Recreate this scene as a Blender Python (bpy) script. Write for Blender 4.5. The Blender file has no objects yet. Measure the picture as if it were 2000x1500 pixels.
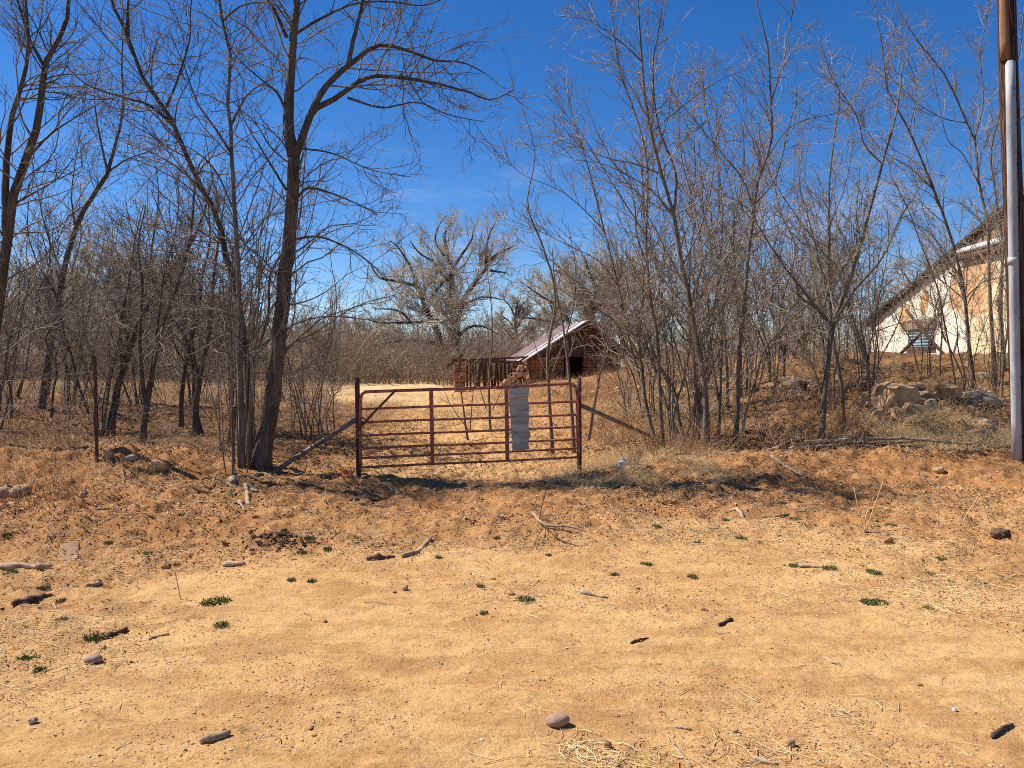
import bpy, math, random
import numpy as np
from mathutils import Vector
R_ = math.radians
rng = np.random.default_rng(7)
random.seed(7)
scene = bpy.context.scene
C = scene.collection
# ------------------------------------------------------------------ camera
EYE = 1.6
PITCH = math.atan(50 / 1600)
cam = bpy.data.cameras.new('camera')
cam.sensor_width = 36
cam.lens = 36 * 1600 / 2000
cam.clip_end = 3000
cam.clip_start = 0.05
camo = bpy.data.objects.new('camera', cam)
C.objects.link(camo)
camo.location = (0, 0, EYE)
camo.rotation_euler = (math.pi / 2 - PITCH, 0, 0)
scene.camera = camo
# ------------------------------------------------------------------ light
SUN_EL, SUN_AZ = R_(49), R_(-73)          # azimuth from +Y towards +X
w = bpy.data.worlds.new('World')
scene.world = w
w.use_nodes = True
nt = w.node_tree
for n in list(nt.nodes):
    nt.nodes.remove(n)
out = nt.nodes.new('ShaderNodeOutputWorld')
bg = nt.nodes.new('ShaderNodeBackground')
sky = nt.nodes.new('ShaderNodeTexSky')
sky.sky_type = 'NISHITA'
sky.sun_disc = False
sky.sun_elevation = SUN_EL
sky.sun_rotation = SUN_AZ
sky.altitude = 2200
sky.air_density = 1.0
sky.dust_density = 0.5
sky.ozone_density = 3.5
hs = nt.nodes.new('ShaderNodeHueSaturation')
hs.inputs['Saturation'].default_value = 1.32
hs.inputs['Hue'].default_value = 0.508
hs.inputs['Value'].default_value = 1.0
nt.links.new(sky.outputs[0], hs.inputs['Color'])
# thin high cirrus, laid out in the sky by direction
geo = nt.nodes.new('ShaderNodeTexCoord')
mp = nt.nodes.new('ShaderNodeMapping')
mp.inputs['Rotation'].default_value = (0, R_(-25), 0)
mp.inputs['Scale'].default_value = (2.2, 2.2, 11)
nt.links.new(geo.outputs['Generated'], mp.inputs[0])
nz = nt.nodes.new('ShaderNodeTexNoise')
nz.inputs['Scale'].default_value = 2.3
nz.inputs['Detail'].default_value = 7
nz.inputs['Roughness'].default_value = 0.6
nt.links.new(mp.outputs[0], nz.inputs['Vector'])
rp = nt.nodes.new('ShaderNodeMapRange')
rp.inputs[1].default_value = 0.55
rp.inputs[2].default_value = 0.8
rp.inputs[3].default_value = 0
rp.inputs[4].default_value = 0.5
nt.links.new(nz.outputs[0], rp.inputs[0])
sx = nt.nodes.new('ShaderNodeSeparateXYZ')
nt.links.new(geo.outputs['Generated'], sx.inputs[0])
lo = nt.nodes.new('ShaderNodeMapRange')
lo.inputs[1].default_value = 0.28
lo.inputs[2].default_value = 0.05
lo.inputs[3].default_value = 0
lo.inputs[4].default_value = 1
nt.links.new(sx.outputs[2], lo.inputs[0])
mu = nt.nodes.new('ShaderNodeMath')
mu.operation = 'MULTIPLY'
nt.links.new(rp.outputs[0], mu.inputs[0])
nt.links.new(lo.outputs[0], mu.inputs[1])
mx = nt.nodes.new('ShaderNodeMixRGB')
mx.inputs[2].default_value = (9, 9.5, 10, 1)
nt.links.new(mu.outputs[0], mx.inputs[0])
nt.links.new(hs.outputs[0], mx.inputs[1])
nt.links.new(mx.outputs[0], bg.inputs[0])
bg.inputs[1].default_value = 0.084
nt.links.new(bg.outputs[0], out.inputs[0])
sl = bpy.data.lights.new('sun', 'SUN')
sl.energy = 5.0
sl.angle = R_(0.53)
sl.color = (1.0, 0.93, 0.82)
so = bpy.data.objects.new('sun', sl)
C.objects.link(so)
SUN = Vector((math.sin(SUN_AZ) * math.cos(SUN_EL), math.cos(SUN_AZ) * math.cos(SUN_EL), math.sin(SUN_EL)))
so.rotation_euler = SUN.to_track_quat('Z', 'Y').to_euler()
so.location = (-20, 20, 30)
vs = scene.view_settings
vs.view_transform = 'Standard'
vs.look = 'None'
vs.exposure = 0.70
vs.gamma = 1
scene.render.engine = 'CYCLES'
scene.cycles.pixel_filter_type = 'BLACKMAN_HARRIS'
scene.cycles.filter_width = 1.0
scene.cycles.use_denoising = False
scene.cycles.sample_clamp_indirect = 3

# ------------------------------------------------------------------ helpers
_tab = [np.random.default_rng(100 + i).random((256, 256)) for i in range(8)]
def vn(x, y, s=0):
    t = _tab[s % 8]
    xi = np.floor(x).astype(int); yi = np.floor(y).astype(int)
    fx = x - xi; fy = y - yi
    fx = fx * fx * (3 - 2 * fx); fy = fy * fy * (3 - 2 * fy)
    a = t[xi & 255, yi & 255]; b = t[(xi + 1) & 255, yi & 255]
    c = t[xi & 255, (yi + 1) & 255]; d = t[(xi + 1) & 255, (yi + 1) & 255]
    return (a * (1 - fx) + b * fx) * (1 - fy) + (c * (1 - fx) + d * fx) * fy - 0.5
def fbm(x, y, s=0, o=4, g=0.5):
    r = 0; a = 1
    for i in range(o):
        r = r + a * vn(x * 2 ** i + 17.3 * i, y * 2 ** i + 9.1 * i, s + i)
        a *= g
    return r
def S(t):
    t = np.clip(t, 0, 1)
    return t * t * (3 - 2 * t)
def bump(x, y, cx, cy, rx, ry, h):
    return h * np.exp(-((x - cx) / rx) ** 2 - ((y - cy) / ry) ** 2)
def H0(x, y):
    x = np.asarray(x, float); y = np.asarray(y, float)
    bank = 1.32 * S((y - 12.6 - 0.5 * np.sin(x * 0.7)) / 7.5) * S((x - 0.8) / 6.2) * (1 - 0.5 * S((y - 18.5) / 5) * S((11.6 - x) / 3.2))
    bank = bank + 0.20 * S((x - 9) / 3) * S((y - 17) / 4)
    h = bank
    h = h + 0.17 * S((x - 0.2) / 1.5) * S((y - 9.2) / 1.6)
    h = h + 0.40 * S((y - 20) / 14) * S((x + 3.5) / 5) * (1 - S((x - 7) / 4)) * (1 - 0.6 * S((y - 48) / 12))
    # berm on the left behind the road edge
    h = h + bump(x, y, -6.6, 11.0, 1.5, .75, .26) + bump(x, y, -4.6, 11.1, 1.1, .6, .16) + bump(x, y, -9.5, 11.2, 1.8, .9, .18)
    h = h + 0.12 * S((-2.6 - x) / 3) * S((y - 9) / 2)
    h = h + 0.35 * S((-9 - x) / 6) * S((y - 12) / 5) * (1 - S((y - 30) / 10))
    # spoil heaps on the right
    h = h + bump(x, y, 4.9, 11.3, 1.0, .6, .16) + bump(x, y, 7.3, 11.0, 1.1, .6, .14) + bump(x, y, 6.8, 9.4, 1.0, .5, .13) + bump(x, y, 3.0, 11.0, 1.0, .5, .08)
    # wheel dip on the track
    h = h - bump(x, y, -0.7, 10.6, 1.1, 1.6, .06) - bump(x, y, -0.5, 7.2, 1.2, .5, .05) + bump(x, y, .8, 7.7, 1.3, .45, .05)
    h = h + 0.10 * fbm(x * .25, y * .3, 1, 3) * S((y - 2) / 6)
    h = h + 0.6 * S((y - 60) / 60)
    return h
def rough(x, y):
    """0 on the trodden sand of the road, 1 in the broken, littered ground"""
    e = 5.1 + 0.05 * x + 2.6 * fbm(x * .5, y * .7, 3, 4, .6) - 1.0 * S((-1 - x) / 2.5) + 1.0 * np.exp(-((x - .5) / 2) ** 2)
    return S((y - e) / 4.2) ** .8
def H(x, y):
    x = np.asarray(x, float); y = np.asarray(y, float)
    r = rough(x, y)
    near = 1 - S((y - 22) / 20)
    d = 0.03 * fbm(x * 1.1, y * 1.6, 2, 5, .58) * (0.7 + 2.9 * r) + .07 * r * np.clip(fbm(x * .9 + 5, y * 1.3, 6, 4) - .08, 0, 1)
    n = fbm(x * 5, y * 5, 4, 5, .6)
    d = d + near * (0.016 + 0.069 * r) * n
    q = fbm(x * 2.2 + 40, y * 2.2, 5, 3)
    d = d + near * (0.010 + .02 * r) * np.clip(q * 3, 0, 1) * fbm(x * 22, y * 22, 6, 3, .7)
    bk = S((x - 3) / 3) * S((y - 12.8) / 1.5) * (1 - S((y - 21) / 4))
    return H0(x, y) + d + bk * (.22 * fbm(x * 1.4, y * 1.1, 7, 4, .6) - .10 * np.abs(fbm(x * 3, y * 3, 3, 3)))
def Hs(x, y):
    return float(H(np.array([x]), np.array([y]))[0])
cp, sp = math.cos(PITCH), math.sin(PITCH)
def ray(px, py):
    a = (px - 1000) / 1600; b = (750 - py) / 1600
    v = np.array([a, cp + b * sp, -sp + b * cp])
    return v / v[1]
def P(px, py, Y):
    """the point at distance Y in the direction of photograph pixel (px, py)"""
    v = ray(px, py)
    return np.array([v[0] * Y, Y, EYE + v[2] * Y])
_ys = np.concatenate([np.arange(2, 30, .02), np.arange(30, 120, .1)])
def G(px, py):
    v = ray(px, py)
    hz = H0(v[0] * _ys, _ys)
    z = EYE + v[2] * _ys
    k = np.argmax(z < hz)
    if k == 0:
        k = len(_ys) - 1
    Y = _ys[k]
    return np.array([v[0] * Y, Y, Hs(v[0] * Y, Y)])

def tag(o, label=None, cat=None, group=None, kind=None):
    if label: o['label'] = label
    if cat: o['category'] = cat
    if group: o['group'] = group
    if kind: o['kind'] = kind
    return o
def empty(name, loc, label, cat, group=None, rz=0):
    o = bpy.data.objects.new(name, None)
    o.empty_display_size = .2
    C.objects.link(o)
    o.location = loc
    o.rotation_euler = (0, 0, rz)
    return tag(o, label, cat, group)
def mesh_from(name, V, F, mat, parent=None, smooth=True):
    """V (n,3), F list of (m,k) int arrays"""
    me = bpy.data.meshes.new(name)
    V = np.asarray(V, np.float32)
    F = [np.asarray(f, np.int32) for f in F if len(f)]
    me.vertices.add(len(V)); me.vertices.foreach_set('co', V.ravel())
    nl = sum(f.size for f in F); npol = sum(len(f) for f in F)
    me.loops.add(nl); me.loops.foreach_set('vertex_index', np.concatenate([f.ravel() for f in F]))
    me.polygons.add(npol)
    tot = np.concatenate([np.full(len(f), f.shape[1], np.int32) for f in F])
    st = np.concatenate([[0], np.cumsum(tot)[:-1]]).astype(np.int32)
    me.polygons.foreach_set('loop_start', st)
    me.polygons.foreach_set('use_smooth', np.full(npol, smooth))
    me.update(calc_edges=True)
    me.materials.append(mat)
    o = bpy.data.objects.new(name, me)
    C.objects.link(o)
    if parent: o.parent = parent
    return o
class MB:
    def __init__(s): s.v = []; s.f = []
    def add(s, v, f):
        b = len(s.v); s.v += [tuple(p) for p in v]; s.f += [tuple(i + b for i in q) for q in f]
    def box(s, c, d, rot=None, jit=0):
        hx, hy, hz = d[0] / 2, d[1] / 2, d[2] / 2
        v = [Vector((sx * hx, sy * hy, sz * hz)) for sx in (-1, 1) for sy in (-1, 1) for sz in (-1, 1)]
        if jit: v = [p + Vector((random.uniform(-jit, jit) for _ in range(3))) for p in v]
        if rot is not None: v = [rot @ p for p in v]
        v = [p + Vector(c) for p in v]
        s.add(v, [(0, 1, 3, 2), (4, 6, 7, 5), (0, 4, 5, 1), (2, 3, 7, 6), (0, 2, 6, 4), (1, 5, 7, 3)])
    def build(s, name, mat, parent=None, smooth=False, bevel=0):
        me = bpy.data.meshes.new(name); me.from_pydata([tuple(p) for p in s.v], [], s.f); me.update()
        me.materials.append(mat)
        if smooth: me.polygons.foreach_set('use_smooth', [True] * len(me.polygons))
        o = bpy.data.objects.new(name, me); C.objects.link(o)
        if parent: o.parent = parent
        if bevel:
            b = o.modifiers.new('bevel', 'BEVEL'); b.width = bevel; b.segments = 2
        return o
def nrm(a):
    return a / np.maximum(np.linalg.norm(a, axis=-1, keepdims=True), 1e-9)
def tubes(batches):
    """batches: list of (P (M,N,3), R (M,N), sides) -> V, [F]"""
    Vs = []; Fs = []; base = 0
    for Pp, Rr, k in batches:
        if len(Pp) == 0: continue
        M, N, _ = Pp.shape
        T = nrm(np.gradient(Pp, axis=1))
        mean = nrm(Pp[:, -1] - Pp[:, 0])
        ref = np.where(np.abs(mean[:, 2:3]) > .8, np.array([[1., 0, 0]]), np.array([[0, 0, 1.]]))[:, None, :]
        U = nrm(ref - (ref * T).sum(-1, keepdims=True) * T)
        W = np.cross(T, U)
        a = np.arange(k) * 2 * math.pi / k
        V = Pp[:, :, None, :] + Rr[:, :, None, None] * (np.cos(a)[None, None, :, None] * U[:, :, None, :] + np.sin(a)[None, None, :, None] * W[:, :, None, :])
        Vs.append(V.reshape(-1, 3))
        i = np.arange(M)[:, None, None] * N * k; j = np.arange(N - 1)[None, :, None] * k; q = np.arange(k)[None, None, :]
        q2 = (q + 1) % k
        F = np.stack([i + j + q, i + j + q2, i + j + k + q2, i + j + k + q], -1).reshape(-1, 4) + base
        Fs.append(F)
        # caps
        if k > 4:
            e = (np.arange(M)[:, None] * N * k + (N - 1) * k + np.arange(k)[None, :]) + base
            Fs.append(e); Fs.append((np.arange(M)[:, None] * N * k + np.arange(k)[None, ::-1]) + base)
        base += M * N * k
    return np.concatenate(Vs), Fs
def resample(pts, n, rs=None):
    pts = np.asarray(pts, float)
    # smooth with catmull-rom
    if len(pts) > 2:
        q = []
        e = np.vstack([2 * pts[0] - pts[1], pts, 2 * pts[-1] - pts[-2]])
        for i in range(1, len(e) - 2):
            for t in np.linspace(0, 1, 8, endpoint=False):
                p0, p1, p2, p3 = e[i - 1], e[i], e[i + 1], e[i + 2]
                q.append(.5 * ((2 * p1) + (-p0 + p2) * t + (2 * p0 - 5 * p1 + 4 * p2 - p3) * t * t + (-p0 + 3 * p1 - 3 * p2 + p3) * t ** 3))
        q.append(pts[-1]); pts = np.array(q)
    L = np.concatenate([[0], np.cumsum(np.linalg.norm(np.diff(pts[:, :3], axis=0), axis=1))])
    s = np.linspace(0, L[-1], n)
    return np.stack([np.interp(s, L, pts[:, c]) for c in range(pts.shape[1])], 1)
def tube_obj(name, pts, r, mat, parent=None, sides=10, n=None, rs=None):
    pts = np.asarray(pts, float)
    n = n or max(2, len(pts))
    if rs is None: rs = np.full(len(pts), r)
    a = resample(np.column_stack([pts, rs]), n)
    V, F = tubes([(a[None, :, :3], a[None, :, 3], sides)])
    return mesh_from(name, V, F, mat, parent)

# ------------------------------------------------------------------ materials
def mat(name):
    m = bpy.data.materials.new(name); m.use_nodes = True
    t = m.node_tree; b = t.nodes['Principled BSDF']
    b.inputs['Specular IOR Level'].default_value = 0.2
    return m, t, b
def node(t, kind, **kw):
    n = t.nodes.new(kind)
    for k, v in kw.items(): setattr(n, k, v)
    return n
def noise(t, scale, detail=5, rough=.55, coord='Object', vec=None, stretch=None):
    n = node(t, 'ShaderNodeTexNoise')
    n.inputs['Scale'].default_value = scale; n.inputs['Detail'].default_value = detail; n.inputs['Roughness'].default_value = rough
    if vec is None:
        tc = node(t, 'ShaderNodeTexCoord'); vec = tc.outputs[coord]
    if stretch:
        mpn = node(t, 'ShaderNodeMapping'); mpn.inputs['Scale'].default_value = stretch
        t.links.new(vec, mpn.inputs[0]); vec = mpn.outputs[0]
    t.links.new(vec, n.inputs['Vector'])
    return n.outputs[0]
def ramp(t, src, stops):
    r = node(t, 'ShaderNodeValToRGB')
    e = r.color_ramp.elements
    while len(e) < len(stops): e.new(.5)
    for i, (p, c) in enumerate(stops):
        e[i].position = p; e[i].color = (*c, 1) if len(c) == 3 else c
    t.links.new(src, r.inputs[0])
    return r.outputs[0]
def mixc(t, f, a, b, mode='MIX'):
    m = node(t, 'ShaderNodeMixRGB', blend_type=mode)
    for i, s in ((0, f), (1, a), (2, b)):
        if hasattr(s, 'is_output'): t.links.new(s, m.inputs[i])
        elif i == 0: m.inputs[0].default_value = s
        else: m.inputs[i].default_value = (*s, 1)
    return m.outputs[0]
def bumpn(t, b, src, strength, dist=.02):
    n = node(t, 'ShaderNodeBump'); n.inputs['Strength'].default_value = strength; n.inputs['Distance'].default_value = dist
    t.links.new(src, n.inputs['Height']); t.links.new(n.outputs[0], b.inputs['Normal'])
def simple(name, stops, scale=8, rough=.85, bmp=0, bscale=None, stretch=None, spec=.2, metal=0, coord='Object'):
    m, t, b = mat(name)
    n = noise(t, scale, 6, .6, coord, stretch=stretch)
    t.links.new(ramp(t, n, stops), b.inputs['Base Color'])
    b.inputs['Roughness'].default_value = rough; b.inputs['Specular IOR Level'].default_value = spec; b.inputs['Metallic'].default_value = metal
    if bmp:
        bumpn(t, b, noise(t, bscale or scale * 3, 6, .65, coord, stretch=stretch), bmp)
    return m
def island(name, cols, rough=.9):
    m, t, b = mat(name)
    g = node(t, 'ShaderNodeNewGeometry')
    k = len(cols)
    t.links.new(ramp(t, g.outputs['Random Per Island'], [((i + .5) / k, c) for i, c in enumerate(cols)]), b.inputs['Base Color'])
    b.inputs['Roughness'].default_value = rough
    return m
def bark(name, dark, light, sc=7):
    m, t, b = mat(name)
    n1 = noise(t, sc, 6, .65, stretch=(1, 1, .22))
    n2 = noise(t, sc * 5, 4, .6, stretch=(1, 1, .12))
    c = ramp(t, n1, [(.32, dark), (.68, light)])
    c = mixc(t, ramp(t, n2, [(.4, (.5, .5, .5)), (.52, (0, 0, 0))]), c, tuple(v * .45 for v in dark))
    t.links.new(c, b.inputs['Base Color'])
    b.inputs['Roughness'].default_value = .85
    bumpn(t, b, n2, .8, .02)
    return m
M_dark = bark('dark_bark', (.055, .040, .028), (.17, .130, .095))
M_darktwig = simple('dark_twig', [(.3, (.075, .055, .042)), (.7, (.28, .225, .175))], 1.5, .75, spec=.2)
M_mid = bark('grey_bark', (.10, .073, .050), (.28, .215, .155))
M_midtwig = simple('grey_twig', [(.3, (.10, .074, .052)), (.7, (.41, .33, .24))], 1.3, .55, spec=.35)
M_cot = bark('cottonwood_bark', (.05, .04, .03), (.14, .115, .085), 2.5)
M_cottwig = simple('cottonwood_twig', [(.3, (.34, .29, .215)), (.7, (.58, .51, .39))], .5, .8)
M_rust = simple('rusty_red_paint', [(.3, (.13, .036, .022)), (.48, (.33, .10, .058)), (.6, (.42, .155, .09)), (.75, (.52, .27, .18))], 22, .6, .3, 120, spec=.35)
M_post = simple('rusted_pipe', [(.35, (.045, .022, .016)), (.55, (.11, .05, .035)), (.75, (.19, .10, .07))], 18, .7, .3, 90)
M_pipe = simple('dull_steel_pipe', [(.35, (.045, .037, .032)), (.65, (.16, .14, .125))], 9, .42, .15, 60, spec=.5)
M_sheet = simple('weathered_sheet_metal', [(.3, (.24, .20, .145)), (.55, (.42, .38, .305)), (.72, (.55, .51, .43))], 7, .6, .6, 14, stretch=(.4, 1, 2.2), spec=.3, metal=.0)
M_wood = simple('grey_driftwood', [(.3, (.20, .14, .09)), (.7, (.50, .38, .26))], 14, .85, .5, 60)
M_darkwood = simple('dark_rotten_wood', [(.3, (.05, .03, .02)), (.7, (.17, .10, .065))], 14, .9, .6, 50)
M_polew = simple('creosoted_pole_wood', [(.38, (.02, .010, .006)), (.5, (.075, .035, .02)), (.56, (.13, .065, .035)), (.72, (.24, .125, .065))], 22, .8, 1.0, 40, stretch=(3, 3, .08))
M_polet = simple('sunlit_pole_wood', [(.3, (.14, .06, .03)), (.7, (.40, .21, .10))], 16, .75, .5, 50, stretch=(3, 3, .12))  # lighter brown wood, with sunlight put into its colour
M_galv = simple('galvanised_steel', [(.3, (.26, .265, .28)), (.5, (.37, .375, .39)), (.75, (.47, .475, .485))], 9, .6, .3, 40, stretch=(1, 1, .25), spec=.3)
M_sand = simple('sandstone', [(.28, (.22, .13, .07)), (.5, (.42, .27, .15)), (.72, (.55, .38, .22))], 5, .9, .7, 16)
M_greyst = simple('grey_stone', [(.28, (.17, .12, .085)), (.5, (.31, .235, .165)), (.72, (.44, .345, .25))], 6, .9, .7, 20)
M_pebble = simple('brown_pebble', [(.3, (.24, .15, .10)), (.7, (.40, .27, .185))], 30, .7, .15, 120)
M_dung = simple('dried_dung', [(.3, (.06, .035, .02)), (.7, (.20, .12, .065))], 30, .95, .8, 90)
M_wire = simple('rusty_wire', [(.3, (.10, .07, .055)), (.7, (.25, .2, .17))], 30, .6)
M_white = simple('scuffed_white_plastic', [(.3, (.62, .60, .55)), (.7, (.80, .79, .75))], 9, .5)
M_orange = simple('orange_twine', [(.3, (.55, .08, .02)), (.7, (.75, .16, .06))], 30, .7)
M_rope = simple('frayed_rope', [(.3, (.25, .2, .15)), (.7, (.5, .43, .33))], 60, .9)
M_clod = simple('dry_clay_clod', [(.3, (.26, .13, .055)), (.7, (.46, .26, .12))], 20, .95, .8, 60)
M_leaf = island('dead_leaf', [(.20, .10, .045), (.33, .18, .085), (.45, .28, .15), (.27, .14, .065), (.56, .40, .25), (.38, .22, .11), (.62, .47, .31), (.17, .085, .04)])
M_shadeleaf = island('shaded_dark_leaf', [(.10, .055, .03), (.20, .115, .06), (.28, .17, .09), (.14, .075, .035), (.36, .25, .15), (.08, .045, .025)])  # leaf browns, darkened further for the shade under the trees
M_straw = island('dry_straw', [(.72, .52, .25), (.56, .37, .16), (.80, .62, .34), (.62, .42, .19), (.44, .26, .11), (.84, .69, .42)])
M_weedy = island('dry_red_weed', [(.28, .13, .06), (.40, .22, .10), (.50, .32, .16), (.20, .10, .05)])
M_green = island('green_weed_leaf', [(.07, .12, .035), (.11, .18, .05), (.05, .10, .035), (.16, .21, .08), (.22, .2, .09)], .6)
M_field = island('pale_dry_grass', [(.80, .62, .36), (.70, .52, .28), (.88, .72, .46), (.60, .42, .22)])
M_chip = island('gravel_crumb', [(.34, .18, .08), (.44, .26, .12), (.56, .36, .19), (.26, .13, .055), (.40, .22, .1), (.66, .48, .30)])

# ground: sand, broken clay and litter
mg, t, b = mat('sandy_ground')
at = node(t, 'ShaderNodeAttribute', attribute_name='rough')
wet = node(t, 'ShaderNodeAttribute', attribute_name='field')
tc = node(t, 'ShaderNodeTexCoord')
big = noise(t, .55, 6, .6, vec=tc.outputs['Object'])
mid = noise(t, 3.2, 8, .68, vec=tc.outputs['Object'], stretch=(1, 1.5, 1))
fine = noise(t, 38, 6, .72, vec=tc.outputs['Object'])
vfine = noise(t, 190, 4, .7, vec=tc.outputs['Object'])
sandc = ramp(t, mid, [(.30, (.38, .19, .072)), (.45, (.55, .31, .125)), (.58, (.66, .405, .175))])
sandc = mixc(t, ramp(t, big, [(.40, (0, 0, 0)), (.62, (1, 1, 1))]), sandc, (.68, .43, .19))
pat = noise(t, 1.15, 9, .74, vec=tc.outputs['Object'], stretch=(1, 1.9, 1))
sandc = mixc(t, ramp(t, pat, [(.48, (0, 0, 0)), (.56, (.55, .55, .55)), (.7, (.8, .8, .8))]), sandc, (.42, .215, .085))
pat2 = noise(t, 7, 8, .8, vec=tc.outputs['Object'], stretch=(1, 1.7, 1))
sandc = mixc(t, ramp(t, pat2, [(.54, (0, 0, 0)), (.62, (.6, .6, .6))]), sandc, (.36, .18, .07))
clay = ramp(t, mid, [(.30, (.20, .088, .032)), (.48, (.35, .165, .062)), (.62, (.47, .245, .10)), (.75, (.56, .33, .145))])
rm = node(t, 'ShaderNodeMath', operation='ADD')
nb = node(t, 'ShaderNodeMath', operation='MULTIPLY_ADD')
t.links.new(mid, nb.inputs[0]); nb.inputs[1].default_value = 1.6; nb.inputs[2].default_value = -.8
t.links.new(at.outputs['Fac'], rm.inputs[0]); t.links.new(nb.outputs[0], rm.inputs[1])
cc = mixc(t, ramp(t, rm.outputs[0], [(.05, (0, 0, 0)), (.35, (.35, .35, .35)), (.95, (1, 1, 1))]), sandc, clay)
lit = node(t, 'ShaderNodeAttribute', attribute_name='litter')
lm = node(t, 'ShaderNodeMath', operation='MULTIPLY')
t.links.new(lit.outputs['Fac'], lm.inputs[0]); t.links.new(ramp(t, mid, [(.35, (1, 1, 1)), (.62, (.7, .7, .7))]), lm.inputs[1])
cc = mixc(t, lm.outputs[0], cc, (.135, .078, .042))  # brown leaf litter, with tree shade put into its colour
cc = mixc(t, wet.outputs['Fac'], cc, (.62, .43, .22))
cc = mixc(t, ramp(t, fine, [(.34, (.62, .62, .62)), (.46, (0, 0, 0))]), cc, (.27, .135, .06))
cc = mixc(t, ramp(t, vfine, [(.30, (.35, .35, .35)), (.48, (0, 0, 0)), (.66, (0, 0, 0)), (.8, (.3, .3, .3))]), cc, (.30, .17, .085))
t.links.new(cc, b.inputs['Base Color'])
b.inputs['Roughness'].default_value = .95; b.inputs['Specular IOR Level'].default_value = .05
ad = node(t, 'ShaderNodeMath', operation='MULTIPLY_ADD')
t.links.new(vfine, ad.inputs[0]); ad.inputs[1].default_value = .35; t.links.new(fine, ad.inputs[2])
bumpn(t, b, ad.outputs[0], .8, .025)

# ------------------------------------------------------------------ terrain
def terrain():
    ny, nx = 1150, 850
    y = np.concatenate([np.linspace(-6, 1.6, 40, endpoint=False),
                        1.6 + np.cumsum(.0105 * 1.00545 ** np.arange(980)),
                        ])
    y = np.concatenate([y, y[-1] * np.exp(np.linspace(0.02, math.log(1500 / y[-1]), 130))])
    ny = len(y)
    u = np.linspace(-1, 1, nx)
    half = np.where(y < 30, .86 * np.maximum(y, 0) + 3.0, .86 * y + 3.0)
    X = u[None, :] * half[:, None]
    Y = np.repeat(y[:, None], nx, 1)
    Z = H(X, Y)
    Z = Z + np.where(Y > 120, 0, 0)
    V = np.stack([X, Y, Z], -1).reshape(-1, 3)
    i = np.arange(ny - 1)[:, None] * nx; j = np.arange(nx - 1)[None, :]
    F = np.stack([i + j, i + j + 1, i + j + nx + 1, i + j + nx], -1).reshape(-1, 4)
    o = mesh_from('ground', V, [F], mg)
    a = o.data.attributes.new('rough', 'FLOAT', 'POINT')
    rr = rough(X, Y)
    trk = S((y[:, None] - 9.5) / 2) * np.exp(-((X - (-.7 - .0075 * np.maximum(Y - 12, 0) ** 2 * .9)) / (1.3 + .05 * Y)) ** 2)
    rr = rr * (1 - .75 * trk * (Y < 60))
    a.data.foreach_set('value', rr.ravel().astype(np.float32))
    fl = S((Y - 24 - 2 * fbm(X * .3, Y * .3, 2, 3)) / 8) * S((-1.5 - X) / 3)
    a = o.data.attributes.new('litter', 'FLOAT', 'POINT')
    nz_ = fbm(X * .7, Y * .7, 1, 3)
    lt = S((Y - 11.6 - 1.5 * nz_) / 2.2) * (1 - S((Y - 26) / 8)) * (S((-2.6 - X + nz_) / 1.6) + .75 * S((X - 1.2 + nz_) / 1.6)) * (1 - .8 * trk)  # littered floor under the trees, where shade is painted in too
    a.data.foreach_set('value', np.clip(lt, 0, 1).ravel().astype(np.float32))
    a = o.data.attributes.new('field', 'FLOAT', 'POINT')
    a.data.foreach_set('value', fl.ravel().astype(np.float32))
    tag(o, kind='structure')
terrain()
# far ridges
def ridge(name, Y, top, amp, x0, x1, m, seed):
    xs = np.linspace(x0, x1, 160)
    zt = top + amp * fbm(xs / (x1 - x0) * 14 + seed, xs * 0, seed, 4)
    V = []
    for k, (dy, f) in enumerate(((0, 0), (Y * .05, .55), (Y * .12, 1), (Y * .2, .9), (Y * .4, 0))):
        V.append(np.stack([xs, np.full(160, Y + dy), 0.3 + (zt) * f], 1))
    V = np.concatenate(V)
    i = np.arange(4)[:, None] * 160; j = np.arange(159)[None, :]
    F = np.stack([i + j, i + j + 1, i + j + 161, i + j + 160], -1).reshape(-1, 4)
    tag(mesh_from(name, V, [F], m), kind='structure')
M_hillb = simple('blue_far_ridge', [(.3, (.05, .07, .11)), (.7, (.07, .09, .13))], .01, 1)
M_hilld = simple('wooded_ridge', [(.3, (.025, .032, .02)), (.7, (.06, .06, .04))], .05, 1)
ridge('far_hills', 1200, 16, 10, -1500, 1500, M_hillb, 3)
ridge('hills', 420, 5.5, 4.5, -600, 700, M_hilld, 5)

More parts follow.
